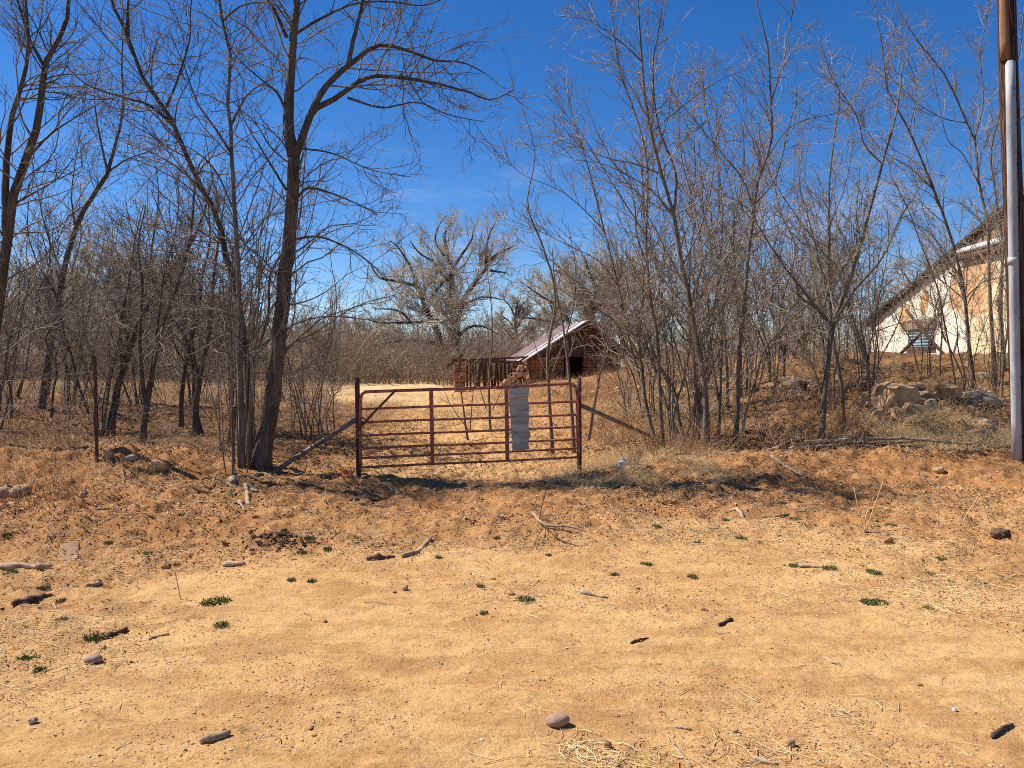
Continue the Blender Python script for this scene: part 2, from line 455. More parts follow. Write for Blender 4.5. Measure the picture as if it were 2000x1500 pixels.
# ------------------------------------------------------------------ trees
def spawn(Pp, Rr, dens, t0, t1, ang, asd, len0, lenj, n, up, wig, rf, rmin, rmax=9, grow=.5, keep=None):
    M, N, _ = Pp.shape
    L = np.linalg.norm(np.diff(Pp, axis=1), axis=2).sum(1)
    cnt = np.maximum(1, np.round(dens * L * (t1 - t0) * rng.uniform(.7, 1.3, M))).astype(int)
    idx = np.repeat(np.arange(M), cnt); K = len(idx)
    tt = rng.uniform(t0, t1, K)
    f = tt * (N - 1); i0 = np.minimum(f.astype(int), N - 2); fr = (f - i0)[:, None]
    p = Pp[idx, i0] * (1 - fr) + Pp[idx, i0 + 1] * fr
    r = Rr[idx, i0] * (1 - fr[:, 0]) + Rr[idx, i0 + 1] * fr[:, 0]
    T = nrm(Pp[idx, i0 + 1] - Pp[idx, i0])
    q = nrm(np.cross(T, rng.normal(size=(K, 3))))
    a = R_(ang) + R_(asd) * rng.normal(size=K)
    d = nrm(np.cos(a)[:, None] * T + np.sin(a)[:, None] * q)
    ln = len0 * (1 - grow * tt) * rng.uniform(1 - lenj, 1 + lenj, K)
    r0 = np.clip(r * rf * rng.uniform(.7, 1.1, K), rmin, rmax)
    r0 = np.minimum(r0, r * .9)
    ln = ln * np.clip(r0 / (rmin * 2.2), .45, 1.25)
    out = np.zeros((K, n, 3)); out[:, 0] = p
    st = (ln / (n - 1))[:, None]
    ph = rng.normal(size=(K, 3)) * .5
    for k in range(1, n):
        d = nrm(d + rng.normal(size=(K, 3)) * wig + ph * wig * .6 + np.array([0, 0, up]))
        out[:, k] = out[:, k - 1] + d * st
    s = np.linspace(0, 1, n)[None, :]
    rr = r0[:, None] * (1 - s) + rmin * .7 * s
    if keep is not None:
        m = keep(out)
        out = out[m]; rr = rr[m]
    return out, rr
def crown_batches(Ps, Rs, par, keep=None):
    """Ps, Rs: list of resampled limbs (N fixed). par: dict"""
    A = np.stack(Ps); Ar = np.stack(Rs)
    bt = []
    l1, r1 = spawn(A, Ar, par['d1'], par.get('t0', .25), 1, par.get('a1', 48), 12, par['l1'], .35, 10, par.get('up1', .06), .17, .45, par['r1'], rmax=par.get('rm1', 9), keep=keep)
    bt.append((l1, r1, 4))
    l2, r2 = spawn(l1, r1, par['d2'], .12, 1, par.get('a2', 42), 12, par['l2'], .4, 6, par.get('up2', .03), .2, .6, par['r2'], keep=keep)
    bt.append((l2, r2, 3))
    if par.get('d3'):
        l3, r3 = spawn(l2, r2, par['d3'], .1, 1, 40, 13, par['l3'], .5, 4, .03, .16, .7, par['r3'], keep=keep)
        bt.append((l3, r3, 3))
    return bt
def make_tree(name, label, cat, group, limbs, ntrunk, par, mb, mt, loc, extra=None, keep=None):
    """limbs: list of (pts(n,3) local, radii) ; the first ntrunk rise from the ground"""
    root = empty(name, loc, label, cat, group)
    Ps, Rs = [], []
    off = np.array(loc)
    for i, (pt, rr) in enumerate(limbs):
        a = resample(np.column_stack([pt, rr]), 24)
        jit = rng.normal(size=(24, 3)) * (a[:, 3:4] * .10)
        jit[0] = 0
        a[:, :3] += jit
        Ps.append(a[:, :3]); Rs.append(a[:, 3])
    nm = 'trunk' if ntrunk == 1 else 'stem'
    for i in range(ntrunk):
        rr = Rs[i].copy()
        if ntrunk <= 2: rr[0] *= 1.25; rr[1] *= 1.08
        V, F = tubes([(Ps[i][None] - off, rr[None], 10 if rr[0] > .05 else 6)])
        mesh_from(nm, V, F, mb, root)
    bt = [(p[None], r[None], 7) for p, r in zip(Ps[ntrunk:], Rs[ntrunk:])]
    if bt:
        V, F = tubes(bt)
        mesh_from('limbs', V - off, F, mb, root)
    cb = crown_batches(Ps, Rs, par, keep)
    V, F = tubes(cb)
    mesh_from('crown', V - off, F, mt, root)
    return root
def hero(name, label, paths, par, mb, mt, ntrunk=1, group=None, base=None, cat='bare tree', keep=None, depth=None, drift=.10):
    """paths in photograph pixels: (pixels, r0, r1 [m]) ; depth taken where the base stands on the ground"""
    limbs = []; pix = []
    b0 = paths[0][0][0]
    g = G(*b0) if depth is None else P(b0[0], b0[1], depth)
    Y0 = g[1]
    for k, (pp, r0, r1) in enumerate(paths):
        pp = np.array(pp, float)
        if k < ntrunk:
            if depth is None and base is None:
                gk = G(*pp[0]); ys = gk[1]
            else: ys = (depth or Y0)
        else:
            # start at the depth of the closest earlier limb point
            allp = np.concatenate(pix); d = np.hypot(allp[:, 0] - pp[0, 0], allp[:, 1] - pp[0, 1])
            ys = allp[np.argmin(d), 2]
        L = np.concatenate([[0], np.cumsum(np.hypot(*np.diff(pp, axis=0).T))]) * Y0 / 1600
        dr = rng.uniform(-1, 1) * drift
        yy = ys + L * dr + .12 * L * 0.3 * np.sin(L * 1.1 + rng.uniform(0, 6))
        pts = np.array([P(a, b_, Y) for (a, b_), Y in zip(pp, yy)])
        if k < ntrunk:
            pts[0, 2] = min(pts[0, 2], Hs(pts[0, 0], pts[0, 1])) - .08
        pix.append(np.column_stack([resample(np.column_stack([pp, yy]), 30)]))
        rr = r0 + (r1 - r0) * (L / L[-1]) ** .8
        limbs.append((pts, rr))
    loc = limbs[0][0][0]
    return make_tree(name, label, cat, group, limbs, ntrunk, par, mb, mt, tuple(loc), keep=keep)

PL = dict(rm1=.012, d1=7.2, l1=2.1, r1=.005, d2=7.5, l2=.95, r2=.0033, d3=6.0, l3=.34, r3=.0026, a1=52, up1=.05, t0=.2)
PR = dict(rm1=.012, d1=6.5, l1=2.3, r1=.0055, d2=7.5, l2=.9, r2=.0036, d3=6.0, l3=.34, r3=.0028, a1=38, up1=.07, t0=.2)

# --- left side, traced
hero('bare_tree', 'tall dark tree forking high up, a long limb arching right over the gate gap',
 [([(508, 915), (528, 800), (542, 680), (556, 560), (568, 440), (573, 330), (574, 308)], .135, .08),
  ([(574, 308), (563, 240), (566, 170), (572, 90), (578, 20), (580, -60), (570, -160), (585, -260)], .085, .02),
  ([(574, 312), (592, 262), (606, 225), (630, 176), (664, 142), (679, 130), (721, 97), (752, 88), (800, 100), (850, 118), (905, 122), (950, 145)], .062, .007),
  ([(679, 130), (690, 80), (707, 7), (712, -60), (725, -150)], .035, .008),
  ([(606, 225), (616, 213), (654, 193), (714, 152), (770, 150), (840, 161), (910, 178), (959, 195), (1005, 175)], .045, .006),
  ([(679, 191), (745, 210), (815, 200), (875, 224), (945, 238)], .018, .004),
  ([(572, 70), (620, 40), (690, 8), (760, 3), (830, 10), (900, -20)], .022, .006),
  ([(560, 73), (541, 30), (520, -10), (500, -80)], .028, .008),
  ([(575, 395), (600, 368), (640, 375), (690, 395), (740, 420)], .022, .005),
  ([(568, 470), (620, 462), (680, 485), (730, 520), (770, 570)], .02, .004),
  ([(559, 371), (540, 340), (510, 290), (480, 240), (455, 180)], .018, .004),
  ([(556, 210), (540, 180), (510, 155), (470, 120), (440, 80)], .02, .004),
  ([(590, 290), (650, 300), (720, 330), (790, 345)], .014, .004),
  ], dict(PL), M_dark, M_darktwig, drift=.12)
hero('bare_tree', 'straight grey tree just left of the tallest forked tree, rising out of the frame',
 [([(472, 912), (470, 780), (469, 660), (466, 560), (458, 400), (452, 300), (451, 245), (444, 190), (451, 115), (437, 52), (429, 0), (425, -90), (430, -200)], .05, .012),
  ([(451, 245), (480, 190), (510, 165), (545, 148)], .022, .005),
  ([(437, 40), (470, 12), (520, 5), (560, 20)], .018, .005),
  ([(452, 300), (420, 250), (385, 200), (360, 130), (330, 60)], .02, .005),
  ([(460, 420), (430, 350), (400, 310), (350, 280), (290, 270)], .018, .004),
  ], dict(PL), M_mid, M_darktwig)
hero('bare_tree', 'dark tree leaning left from the clump, its trunk sweeping up to the top left',
 [([(492, 905), (486, 780), (474, 640), (455, 540), (441, 500), (427, 430), (395, 371), (364, 301), (340, 245), (325, 210), (297, 182), (273, 140), (259, 98), (250, 70), (228, 28), (215, -10), (190, -100)], .066, .016),
  ([(340, 245), (290, 205), (240, 190), (170, 165), (120, 120)], .028, .005),
  ([(325, 210), (345, 160), (370, 80), (372, 20), (380, -40)], .02, .006),
  ([(250, 70), (250, 20), (255, -60)], .03, .008),
  ([(395, 371), (350, 330), (300, 300), (245, 280)], .02, .004),
  ], dict(PL), M_dark, M_darktwig)
hero('bare_tree', 'thick dark tree at the far left edge, curving up and right out of view',
 [([(-40, 900), (-20, 700), (0, 560), (14, 472), (25, 385), (49, 315), (73, 245), (82, 175), (87, 130), (105, 91), (128, 52), (134, 0), (140, -90)], .11, .02),
  ([(14, 460), (10, 380), (15, 300), (25, 220), (35, 190), (52, 120), (55, 60), (50, 0), (40, -90)], .06, .01),
  ([(49, 315), (90, 270), (130, 240), (190, 205)], .022, .005),
  ([(87, 130), (60, 80), (40, 20), (20, -50)], .025, .008),
  ([(25, 400), (60, 380), (110, 350), (150, 300)], .018, .004),
  ], dict(PL), M_dark, M_darktwig, depth=11.5, base=1)
hero('bare_tree', 'dark leaning trunk at left that forks into an upright Y at mid height',
 [([(80, 800), (98, 677), (112, 607), (122, 537), (147, 448), (171, 399), (195, 362), (210, 338)], .095, .055),
  ([(210, 338), (200, 290), (190, 240), (185, 180), (200, 110)], .035, .006),
  ([(210, 338), (224, 287), (235, 245), (241, 196), (238, 130), (240, 60), (235, 0)], .05, .008),
  ([(212, 335), (250, 310), (300, 290), (330, 250)], .028, .005),
  ([(122, 537), (90, 450), (75, 380), (60, 300)], .03, .005),
  ([(147, 448), (140, 380), (150, 300), (160, 250)], .025, .005),
  ([(112, 607), (160, 560), (220, 540), (270, 490)], .02, .004),
  ], dict(PL), M_dark, M_darktwig)
hero('bare_tree', 'dark tree leaning strongly right across the dry field, third trunk from the big clump',
 [([(213, 845), (231, 754), (252, 688), (276, 618), (308, 572), (350, 506), (374, 474), (400, 410), (415, 350)], .09, .015),
  ([(240, 720), (235, 640), (250, 560), (262, 480), (280, 400)], .05, .008),
  ([(276, 618), (290, 540), (300, 460), (310, 380), (300, 300)], .03, .006),
  ([(308, 572), (280, 500), (255, 440), (245, 390)], .022, .005),
  ], PL, M_dark, M_darktwig)
hero('bare_tree', 'slim dark tree with two stems splitting low, in front of the pale field',
 [([(276, 866), (287, 786), (301, 702), (325, 611), (357, 527), (375, 440), (380, 360)], .068, .015),
  ([(285, 800), (275, 720), (273, 646), (278, 560), (270, 480), (285, 400)], .05, .01),
  ([(301, 702), (310, 620), (320, 540), (345, 440), (350, 340)], .03, .006),
  ], PL, M_dark, M_darktwig)
hero('bare_tree', 'crooked slender tree with an S shaped trunk beside the clump',
 [([(352, 838), (357, 747), (371, 677), (388, 610), (395, 540), (410, 470), (405, 380)], .06, .012),
  ([(371, 677), (350, 600), (345, 530), (330, 450)], .025, .005)], PL, M_dark, M_darktwig)
hero('bare_tree', 'dark upright tree directly left of the multi-stemmed clump',
 [([(380, 852), (388, 747), (406, 667), (414, 580), (425, 480), (440, 380)], .07, .012),
  ([(388, 747), (375, 660), (380, 580), (370, 500), (360, 420)], .035, .006)], PL, M_dark, M_darktwig)
# sucker clump round the foot of the large tree
st = []
for i in range(22):
    bx = rng.uniform(430, 500); by = rng.uniform(885, 925)
    lean = (bx - 465) * rng.uniform(.5, 3.4) + rng.uniform(-40, 60)
    hh = rng.uniform(280, 560)
    st.append(([(bx, by), (bx + lean * .25, by - hh * .33), (bx + lean * .6, by - hh * .68), (bx + lean * 1.15, by - hh)], rng.uniform(.007, .019), .004))
hero('sucker_clump', 'clump of many thin upright suckers round the foot of the tall forked tree', st,
     dict(PL, d1=2.8, l1=.9, d2=3.6, l2=.4, d3=2, t0=.35, a1=34), M_mid, M_midtwig, ntrunk=22, cat='shrub')
st = []
for i in range(9):
    bx = rng.uniform(590, 615); by = rng.uniform(850, 872)
    lean = rng.uniform(-90, 70); hh = rng.uniform(120, 230)
    st.append(([(bx, by), (bx + lean * .35, by - hh * .4), (bx + lean, by - hh)], rng.uniform(.010, .02), .004))
hero('bare_shrub', 'fan shaped leafless shrub behind the left pipe brace', st,
     dict(PL, d1=4, l1=.6, d2=4.0, l2=.3, d3=2, t0=.3, a1=34), M_mid, M_midtwig, ntrunk=9, cat='shrub')

# --- right side, traced
RT = [
 ('pale grey sapling with a wide crown, tallest of the thicket just right of the gate',
  [([(1381, 885), (1378, 777), (1366, 696), (1353, 625), (1344, 570), (1332, 520), (1316, 420), (1292, 340), (1272, 260), (1260, 192), (1254, 120), (1248, 40), (1245, -60), (1260, -150)], .085, .012),
   ([(1316, 420), (1320, 340), (1298, 280), (1280, 216), (1276, 120), (1290, 40), (1300, -60)], .04, .008),
   ([(1292, 340), (1240, 320), (1190, 310), (1140, 290), (1070, 265)], .022, .004),
   ([(1316, 420), (1270, 370), (1220, 340), (1170, 318), (1110, 312)], .025, .004),
   ([(1272, 260), (1330, 210), (1400, 160), (1470, 130)], .02, .004),
   ([(1254, 120), (1210, 80), (1150, 40), (1080, 30)], .02, .004),
   ([(1332, 520), (1370, 440), (1390, 360), (1400, 260), (1420, 180)], .025, .005)]),
 ('slim grey tree with a forked white top, standing near the middle of the right thicket',
  [([(1435, 862), (1441, 761), (1444, 680), (1452, 615), (1457, 550), (1464, 480), (1474, 408), (1476, 368), (1496, 312), (1508, 272), (1506, 200), (1498, 80), (1480, 20), (1470, -70)], .075, .01),
   ([(1474, 400), (1516, 345), (1540, 250), (1560, 200), (1620, 160)], .028, .005),
   ([(1474, 408), (1450, 350), (1420, 310), (1385, 270), (1345, 220), (1310, 180)], .028, .005),
   ([(1506, 200), (1530, 120), (1545, 50), (1550, -20)], .022, .006),
   ([(1496, 312), (1540, 250), (1590, 230), (1650, 215), (1700, 160)], .02, .004)]),
 ('thin sapling leaning left behind the brace post of the gate',
  [([(1279, 862), (1256, 761), (1233, 680), (1220, 620), (1208, 560), (1180, 450), (1150, 330), (1120, 230), (1100, 150)], .05, .006),
   ([(1208, 560), (1170, 510), (1110, 480), (1050, 450), (980, 425)], .018, .004),
   ([(1180, 450), (1130, 400), (1090, 370), (1020, 340), (975, 300)], .018, .004)]),
 ('upright tree beside the short rusty stub post, its top out of the frame',
  [([(1295, 880), (1290, 797), (1287, 712), (1282, 647), (1270, 582), (1262, 460), (1264, 320), (1240, 220), (1210, 140), (1200, 60), (1190, -20)], .065, .008),
   ([(1262, 460), (1210, 380), (1160, 300), (1120, 240), (1060, 180)], .022, .004)]),
 ('thin trunk leaning far left over the hut roof',
  [([(1337, 848), (1308, 758), (1282, 712), (1240, 655), (1197, 612), (1150, 570), (1090, 520), (1040, 470)], .05, .005)]),
 ('double stemmed grey tree between the two tallest thicket trees',
  [([(1402, 858), (1407, 745), (1410, 660), (1400, 560), (1410, 460), (1405, 340), (1380, 220), (1370, 120)], .055, .008),
   ([(1405, 790), (1390, 690), (1380, 560), (1360, 420), (1330, 300), (1325, 180)], .035, .006)]),
 ('sapling bending right above the eroded bank',
  [([(1450, 845), (1457, 800), (1474, 751), (1490, 690), (1522, 647), (1565, 605), (1620, 560), (1660, 500), (1680, 400)], .045, .005)]),
 ('grey trunk rising alone from the front of the eroded bank',
  [([(1649, 823), (1643, 745), (1630, 680), (1622, 615), (1620, 520), (1620, 440), (1620, 360), (1630, 260), (1640, 180), (1600, 90)], .06, .007),
   ([(1622, 600), (1598, 500), (1580, 430), (1562, 360), (1560, 270)], .03, .005),
   ([(1620, 440), (1645, 380), (1662, 310), (1670, 230)], .022, .004)]),
 ('curved tree crossing in front of the white wall, left of the louvred window',
  [([(1700, 770), (1690, 700), (1665, 620), (1640, 540), (1590, 470), (1540, 400), (1500, 330), (1480, 240)], .05, .005),
   ([(1640, 540), (1680, 470), (1690, 390), (1720, 300)], .02, .004)]),
 ('long trunk leaning left across the white house wall, from the boulders up to the sky',
  [([(1904, 760), (1892, 670), (1884, 574), (1872, 518), (1856, 460), (1824, 372), (1776, 256), (1732, 172), (1726, 110), (1712, 30), (1700, -50)], .07, .008),
   ([(1824, 372), (1780, 330), (1720, 290), (1670, 220), (1620, 170)], .022, .004),
   ([(1776, 256), (1790, 170), (1760, 90), (1740, 20)], .02, .005)]),
 ('dark tree close to the utility pole with spreading pale upper limbs',
  [([(1944, 745), (1936, 630), (1932, 530), (1928, 430), (1912, 360), (1904, 272), (1888, 240), (1848, 150), (1800, 90), (1760, 30), (1730, -40)], .075, .008),
   ([(1904, 272), (1920, 200), (1915, 100), (1930, 20), (1925, -60)], .03, .006),
   ([(1888, 240), (1840, 230), (1790, 200), (1740, 150), (1700, 120)], .022, .004),
   ([(1912, 360), (1880, 300), (1850, 270), (1830, 180), (1810, 60)], .022, .004)]),
 ('thin stem rising from the grey slab beside the leaning trunk',
  [([(1872, 775), (1858, 700), (1846, 640), (1830, 560), (1800, 480), (1770, 400), (1740, 340), (1730, 260)], .04, .005)]),
 ('trunk half hidden behind the utility pole and its conduit',
  [([(1962, 720), (1955, 600), (1958, 480), (1945, 380), (1935, 300), (1960, 200), (1990, 110), (2000, 20), (2010, -60)], .07, .008),
   ([(1935, 300), (1970, 250), (2010, 220), (2050, 180)], .02, .004)]),
]
for lb, pth in RT:
    hero('bare_tree', lb, [(q, a * (.62 if i == 0 else .6), b_ * .7) for i, (q, a, b_) in enumerate(pth)], PR, M_mid, M_midtwig)
hero('bare_sapling', 'slender sapling standing behind the gate, right of the grey sheet',
     [([(1080, 815), (1070, 700), (1085, 580), (1060, 480), (1030, 400), (1045, 300), (1020, 210)], .035, .004),
      ([(1075, 740), (1110, 640), (1125, 540), (1110, 440)], .02, .004)], dict(PR, d1=3, l1=.8), M_mid, M_midtwig, depth=14, base=1)
hero('bare_sapling', 'thin sapling seen through the middle bars of the gate',
     [([(958, 830), (955, 740), (962, 660), (958, 580), (950, 520)], .03, .004),
      ([(950, 800), (930, 740), (900, 690)], .012, .003), ([(962, 800), (990, 740), (1010, 690)], .012, .003)], dict(PR, d1=4, l1=.7), M_mid, M_midtwig, depth=17, base=1)
hero('bare_sapling', 'sapling with fanned stems seen through the gate left of the centre strut',
     [([(915, 850), (900, 760), (895, 680), (880, 620)], .025, .004),
      ([(915, 840), (880, 790), (860, 740)], .012, .003), ([(918, 840), (925, 760), (940, 700)], .014, .003)], dict(PR, d1=4, l1=.7), M_mid, M_midtwig, depth=16, base=1)
hero('bare_sapling', 'sapling right behind the right gate post, stems crossing the hut gable',
     [([(1122, 850), (1112, 740), (1100, 640), (1085, 560), (1078, 480)], .035, .005),
      ([(1150, 860), (1170, 740), (1190, 650), (1200, 560)], .025, .004)], dict(PR, d1=4, l1=.8), M_mid, M_midtwig, depth=13, base=1)

# --- prototypes for the thicket
def proto(name, kind, mb, mt, par, loc=(0, 0, -50)):
    limbs = []
    if kind == 'clump':
        n = rng.integers(5, 9)
        for i in range(n):
            a = rng.uniform(0, 6.28); rr = rng.uniform(.02, .22); h = rng.uniform(3.0, 5.6); l = rng.uniform(.2, 1.5)
            b0 = np.array([math.cos(a) * rr, math.sin(a) * rr, -.1])
            q = [b0]
            for k in range(1, 6):
                f = k / 5
                q.append(b0 + np.array([math.cos(a) * l * f ** 1.3 + rng.normal() * .07, math.sin(a) * l * f ** 1.3 + rng.normal() * .07, h * f]))
            q = np.array(q); limbs.append((q, np.linspace(rng.uniform(.014, .030), .005, 6)))
        nt_ = len(limbs)
    else:
        h = rng.uniform(6.0, 7.4); q = [np.array([0, 0, -.1])]; dx = rng.normal(size=2) * .22
        for k in range(1, 8):
            f = k / 7
            q.append(np.array([dx[0] * h * f * .6 + rng.normal() * .12, dx[1] * h * f * .6 + rng.normal() * .12, h * f]))
        q = np.array(q); r0 = rng.uniform(.034, .052); limbs.append((q, np.linspace(r0, .01, 8))); nt_ = 1
        for i in range(5):
            k = rng.integers(2, 6); a = rng.uniform(0, 6.28); l = rng.uniform(1.6, 3.0); s0 = q[k]
            e = [s0]
            for m in range(1, 5):
                f = m / 4
                e.append(s0 + np.array([math.cos(a) * l * .55 * f, math.sin(a) * l * .55 * f, l * .8 * f ** 1.2]) + rng.normal(size=3) * .07)
            limbs.append((np.array(e), np.linspace(r0 * (.65 - .08 * k), .006, 5)))
    limbs = [(p + np.array(loc), r) for p, r in limbs]
    return make_tree(name, 'x', 'bare tree', None, limbs, nt_, par, mb, mt, loc)
PF = dict(rm1=.011, d1=5.6, l1=1.8, r1=.0065, d2=6.5, l2=.85, r2=.0045, d3=5.5, l3=.34, r3=.0035, a1=38, up1=.08, t0=.25)
protoR = [proto('bare_sapling', k, M_mid, M_midtwig, PF) for k in ('clump', 'tree', 'clump', 'tree', 'clump')]
protoL = [proto('bare_tree', k, M_dark, M_darktwig, PF) for k in ('tree', 'clump', 'tree', 'tree')]
protoF = [proto('bare_tree', k, M_mid, M_cottwig, dict(PF, r1=.010, r2=.008, r3=.007)) for k in ('tree', 'clump')]
protoset = set(o.name for o in protoR + protoL)
def copy_tree(src, loc, rz, sc, name, label, group, cat):
    r = src.copy(); C.objects.link(r); r.name = name
    r.location = loc; r.rotation_euler = (0, 0, rz); r.scale = (sc, sc, sc)
    r['label'] = label; r['group'] = group; r['category'] = cat
    for ch in src.children:
        c = ch.copy(); C.objects.link(c); c.parent = r
    return r
def scatter(protos, regions, name, label, group, cat):
    for (x0, x1, y0, y1, n, s0, s1) in regions:
        for i in range(n):
            px = x0 + (x1 - x0) * (i + rng.uniform(0, 1)) / n; Y = rng.uniform(y0, y1)
            x = (px - 1000) / 1600 * Y
            copy_tree(protos[rng.integers(len(protos))], (x, Y, Hs(x, Y)), rng.uniform(0, 6.28), rng.uniform(s0, s1), name, label, group, cat)
scatter(protoR, [(1225, 1390, 13, 19, 7, .7, .95), (1340, 1620, 13.5, 22, 15, .6, 1.05), (1380, 1640, 24, 34, 12, .7, 1.15), (1790, 1990, 16, 19, 5, .5, .72)],
        'bare_sapling', 'thin leafless sapling in the dense thicket between the gate and the white house', 'saplings in the thicket right of the gate', 'bare sapling')
scatter([protoR[0], protoR[2], protoR[4]], [(1600, 1730, 15.5, 20, 6, .5, .8)],
        'bare_sapling', 'multi-stemmed leafless sapling left of the white house wall', 'clumped saplings by the white house', 'bare sapling')
scatter(protoR, [(1230, 1440, 30, 42, 8, .5, .8)],
        'bare_sapling', 'small leafless sapling on the rubble slope beside the old hut', 'saplings on the rubble slope by the hut', 'bare sapling')
scatter(protoL, [(-60, 200, 15, 20, 4, .6, .85), (0, 420, 20, 29, 9, .75, 1.1)],
        'bare_tree', 'dark leafless tree in the grove at the left, at the edge of the dry field', 'trees in the left hand grove', 'bare tree')
scatter(protoF, [(0, 420, 40, 52, 16, 1.1, 1.6), (500, 700, 46, 56, 6, .7, 1.0)],
        'bare_tree', 'pale bare tree in the belt along the far side of the dry field', 'pale trees along the far side of the field', 'bare tree')
scatter(protoR, [(565, 680, 12.8, 17, 4, .34, .5)],
        'bare_sapling', 'low wispy sapling between the big tree and the left gate post', 'low saplings left of the gate', 'bare sapling')
scatter(protoL, [(390, 470, 14, 24, 3, .6, .9)],
        'bare_tree', 'dark leafless tree growing behind the sucker clump', 'trees behind the sucker clump', 'bare tree')
for r in protoR + protoL + protoF:
    for c in list(r.children): bpy.data.objects.remove(c)
    bpy.data.objects.remove(r)

# --- cottonwoods
PC = dict(d1=1.9, l1=4.6, r1=.028, d2=5.0, l2=2.6, r2=.016, d3=6.5, l3=1.3, r3=.009, a1=50, up1=.07, up2=.06, t0=.3)
hero('cottonwood_tree', 'huge old cottonwood with thick twisting limbs behind the gate, left of the hut',
 [([(889, 748), (887, 708), (890, 666), (887, 607), (882, 559), (882, 526), (874, 494), (868, 460), (880, 435)], .50, .06),
  ([(887, 712), (861, 672), (851, 640), (832, 607), (822, 575), (812, 559), (773, 549), (741, 542), (725, 520)], .36, .06),
  ([(832, 607), (846, 580), (858, 559), (877, 539), (880, 520)], .2, .05),
  ([(812, 559), (806, 530), (792, 505), (775, 480), (760, 470)], .16, .04),
  ([(888, 620), (903, 594), (920, 562), (949, 526), (962, 503), (985, 490), (1003, 480)], .28, .05),
  ([(949, 526), (968, 530), (990, 533)], .12, .04),
  ([(949, 526), (950, 490), (955, 460), (965, 440)], .14, .04),
  ([(882, 526), (900, 500), (920, 470), (925, 445)], .16, .04),
  ([(882, 559), (860, 530), (845, 510), (820, 495), (800, 470)], .16, .04),
  ([(861, 672), (812, 666), (757, 669), (720, 680)], .2, .05),
  ([(870, 700), (851, 721), (812, 705), (747, 711), (715, 725)], .2, .05),
  ([(877, 646), (858, 627), (802, 630), (741, 630), (715, 622)], .18, .04),
  ([(802, 630), (790, 615), (770, 605), (730, 603)], .1, .04),
  ([(890, 660), (920, 638), (950, 640), (975, 655)], .16, .04),
  ([(887, 600), (915, 590), (945, 580), (980, 585)], .15, .04),
  ([(868, 500), (850, 470), (858, 440), (872, 420)], .1, .03),
  ], PC, M_cot, M_cottwig, depth=60, base=1, cat='tree', drift=.25)
hero('cottonwood_tree', 'spreading old cottonwood rising behind the hut roof',
 [([(1160, 735), (1158, 680), (1160, 640), (1157, 607), (1165, 570), (1150, 530), (1140, 500)], .5, .07),
  ([(1160, 650), (1183, 640), (1215, 620), (1245, 614), (1280, 600)], .3, .06),
  ([(1158, 625), (1140, 590), (1125, 560), (1100, 535), (1075, 525)], .25, .06),
  ([(1160, 610), (1190, 570), (1210, 540), (1215, 500)], .22, .05),
  ([(1155, 655), (1110, 640), (1060, 625), (1020, 620)], .22, .05),
  ([(1120, 640), (1090, 600), (1060, 580), (1030, 560)], .15, .04),
  ([(1183, 640), (1220, 585), (1255, 560), (1285, 530)], .15, .04),
  ], PC, M_cot, M_cottwig, depth=62, base=1, cat='tree', drift=.25)
def cotton(px, pyb, top, wpx, Y, label, group=None, twig=M_cottwig, seed=0, dens=1.0):
    """round crowned tree built round a short bole"""
    hpx = pyb - top
    paths = [([(px, pyb), (px + 3, pyb - hpx * .3), (px - 4, pyb - hpx * .6), (px + 2, top + hpx * .12)], .3, .05)]
    n = 11
    for i in range(n):
        f = .10 + .62 * i / n
        sgn = -1 if i % 2 else 1
        w_ = wpx * .5 * math.sin(math.pi * min(.95, (.35 + f * .75))) * rng.uniform(.75, 1.0)
        y0 = pyb - hpx * f
        y1 = y0 - hpx * rng.uniform(.2, .34)
        paths.append(([(px, y0), (px + sgn * w_ * .35, y0 - (y0 - y1) * .55), (px + sgn * w_ * .75, y1 + (y0 - y1) * .15), (px + sgn * w_ * 1.0, y1)], .12, .03))
    return hero('cottonwood_tree', label, paths, dict(PC, d1=2.6 * dens, l1=wpx * Y / 1600 * .36, r1=.026 * Y / 60, d2=8.0, l2=wpx * Y / 1600 * .26, r2=.019 * Y / 60, d3=12, l3=1.4, r3=.016 * Y / 60), M_cot, twig, depth=Y, base=1, cat='tree', drift=.45, group=group)
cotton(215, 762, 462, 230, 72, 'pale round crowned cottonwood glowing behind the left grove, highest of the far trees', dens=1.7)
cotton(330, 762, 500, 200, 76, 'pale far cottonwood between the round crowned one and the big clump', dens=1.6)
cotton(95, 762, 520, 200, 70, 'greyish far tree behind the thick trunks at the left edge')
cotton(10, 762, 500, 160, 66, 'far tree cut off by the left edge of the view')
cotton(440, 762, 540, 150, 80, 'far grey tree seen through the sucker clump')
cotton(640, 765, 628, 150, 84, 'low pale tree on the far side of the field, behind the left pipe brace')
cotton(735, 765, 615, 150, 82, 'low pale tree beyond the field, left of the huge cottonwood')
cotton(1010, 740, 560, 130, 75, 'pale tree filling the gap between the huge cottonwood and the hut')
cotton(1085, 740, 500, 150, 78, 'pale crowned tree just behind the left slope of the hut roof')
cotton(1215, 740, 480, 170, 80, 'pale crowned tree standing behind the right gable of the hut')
cotton(1790, 730, 500, 170, 60, 'hazy grey tree behind the white house roof')
